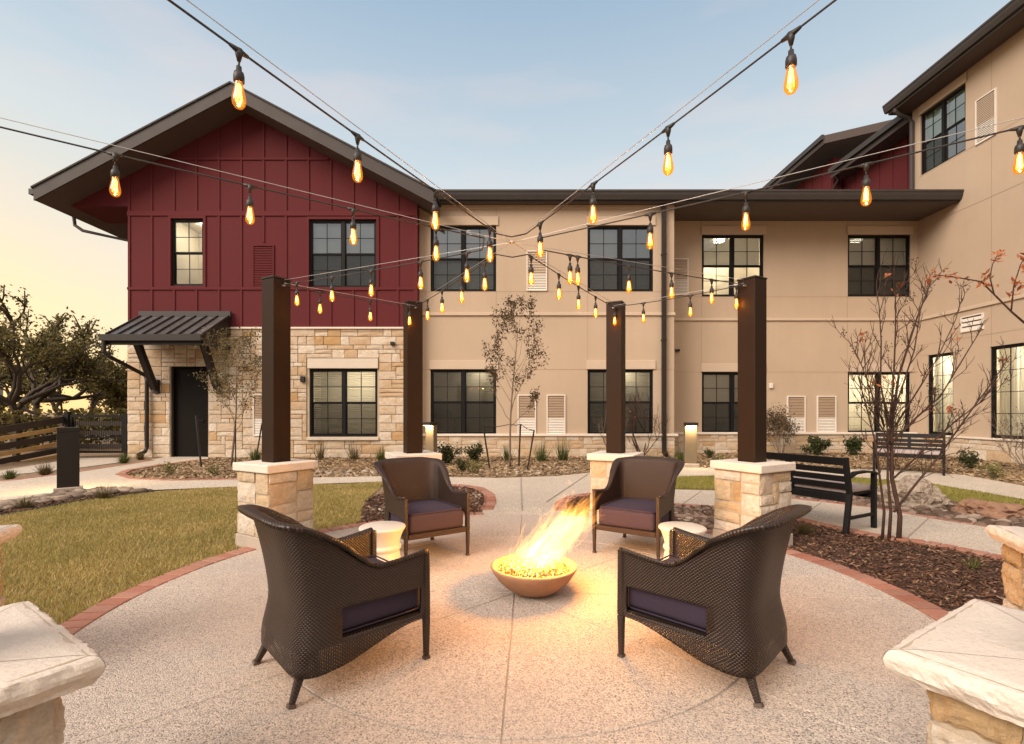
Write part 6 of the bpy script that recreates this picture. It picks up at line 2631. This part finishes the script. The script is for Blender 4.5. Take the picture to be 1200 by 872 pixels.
TG = 'small ornamental plants in the beds'
for (px, py, h, n, m, lab, sp) in (
        (30, 597, .22, 240, 'clump', 'brown dry tuft at the rock bed edge left of the bollard', .7),
        (122, 586, .24, 260, 'clump', 'brown dry tuft at the rock bed tip right of the bollard', .7),
        (12, 562, .32, 300, 'clump_g', 'green tuft by the left path below the sloping fence', .7),
        (53, 557, .30, 260, 'clump', 'brown tuft left of the bollard near the gate path', .6),
        (145, 543, .34, 260, 'clump_g', 'green tuft at the stone corner beside the gate', .7),
        (165, 539, .3, 220, 'clump', 'brown tuft at the foot of the awning downspout', .7),
        (200, 557, .3, 90, 'clump_g', 'bright low plant in the bed before the door', .7),
        (250, 557, .22, 140, 'clump_g', 'low green plant at the foot of the young leafy tree', .8),
        (300, 541, .6, 200, 'clump_g', 'tall tuft left of the front left post by stone wall', .4),
        (375, 538, .7, 60, 'clump', 'thin upright grass right of the front left post', .3),
        (415, 539, .75, 90, 'clump', 'thin upright grass below the lit stone wall window', .35),
        (447, 541, .6, 160, 'clump_g', 'upright grass left of the back left column', .4),
        (524, 544, .6, 300, 'bush_leaf', 'dark rounded plant beside the left lit bollard', .7),
        (556, 541, .55, 300, 'bush_leaf', 'dark rounded plant below the left lower window', .7),
        (540, 553, .35, 240, 'bush_leaf', 'dark low plant before the left lower window', .9),
        (556, 555, .3, 160, 'clump_g', 'pale yellow low plant left of the slender tree', .8),
        (634, 541, .75, 130, 'clump_g', 'tall grass tuft right of the slender tree', .25),
        (659, 540, .75, 110, 'clump_g', 'tall grass tuft nearer to the back right column', .25),
        (595, 540, .7, 120, 'clump_g', 'tall grass tuft behind the slender tree', .25),
        (702, 541, .6, 120, 'clump', 'dry grass tuft left of the back right post', .4),
        (762, 548, .32, 200, 'clump_g', 'pale green rounded plant right of the back right post', .8),
        (797, 543, .5, 200, 'clump_g', 'green tuft left of the right lit bollard', .6),
        (832, 538, .36, 200, 'bush_leaf', 'dark small plant right of the right lit bollard', .8),
        (843, 547, .34, 200, 'clump_g', 'pale green plant left of the front right post', .8),
        (958, 534, .62, 520, 'bush_leaf', 'dark spiky plant left of two below the grilles', .65),
        (1000, 534, .62, 520, 'bush_leaf', 'dark spiky plant right of two beside the far bench', .65),
        (1135, 549, .5, 240, 'bush_leaf', 'dark low plant right of the far bench', .8),
        (1165, 562, .34, 160, 'clump_g', 'pale green low plant beside the far right path', .8),
        (944, 627, .20, 300, 'clump', 'matted dry tuft under the near bench at column foot', .95),
        (1140, 668, .16, 60, 'clump_g', 'sparse green sprig in the dark mulch bed', .8)):
    x_, y_ = G(px, py)
    if m == 'bush_leaf':
        mound(x_, y_, h * 0.8, n * 3, 'bush_leaf', lab, TG)
        continue
    if 'rounded' in lab or 'low plant' in lab or 'low green' in lab:
        mound(x_, y_, h * 0.9, n * 3, 'low_leaf', lab, TG)
        continue
    tuft(x_, y_, h * rng.uniform(.6, .95), n, M[m], lab, sp=sp * 1.15, grp=TG, w=0.004 if y_ < 7 else 0.007)


def boulder(px, py, s, seed, mat, lab):
    x, y = G(px, py)
    b = bmesh.new()
    bmesh.ops.create_icosphere(b, subdivisions=4, radius=1)
    for v in b.verts:
        k = 1 + .35 * mnoise.noise(v.co * 1.4 + Vector((seed, 0, 0))) + -.30 * abs(mnoise.noise(v.co * 3.7 + Vector((0, seed, 0)))) + .14 * mnoise.noise(v.co * 9 + Vector((0, 0, seed)))
        v.co = Vector((v.co.x * s[0] * k, v.co.y * s[1] * k, max(-.05, v.co.z * s[2] * k)))
    me = bpy.data.meshes.new('boulder')
    b.to_mesh(me)
    b.free()
    me.materials.append(M[mat])
    o = bpy.data.objects.new('boulder', me)
    COL.objects.link(o)
    o.location = (x, y, 0.03)
    tag(o, lab, 'boulder', 'boulders in the rock bed')


boulder(1070, 592, (.42, .35, .34), 3, 'boulder', 'tall pale jagged boulder behind the bare tree stems')
boulder(1160, 605, (.42, .3, .17), 9, 'boulder_red', 'low reddish flat boulder at the right lawn edge')
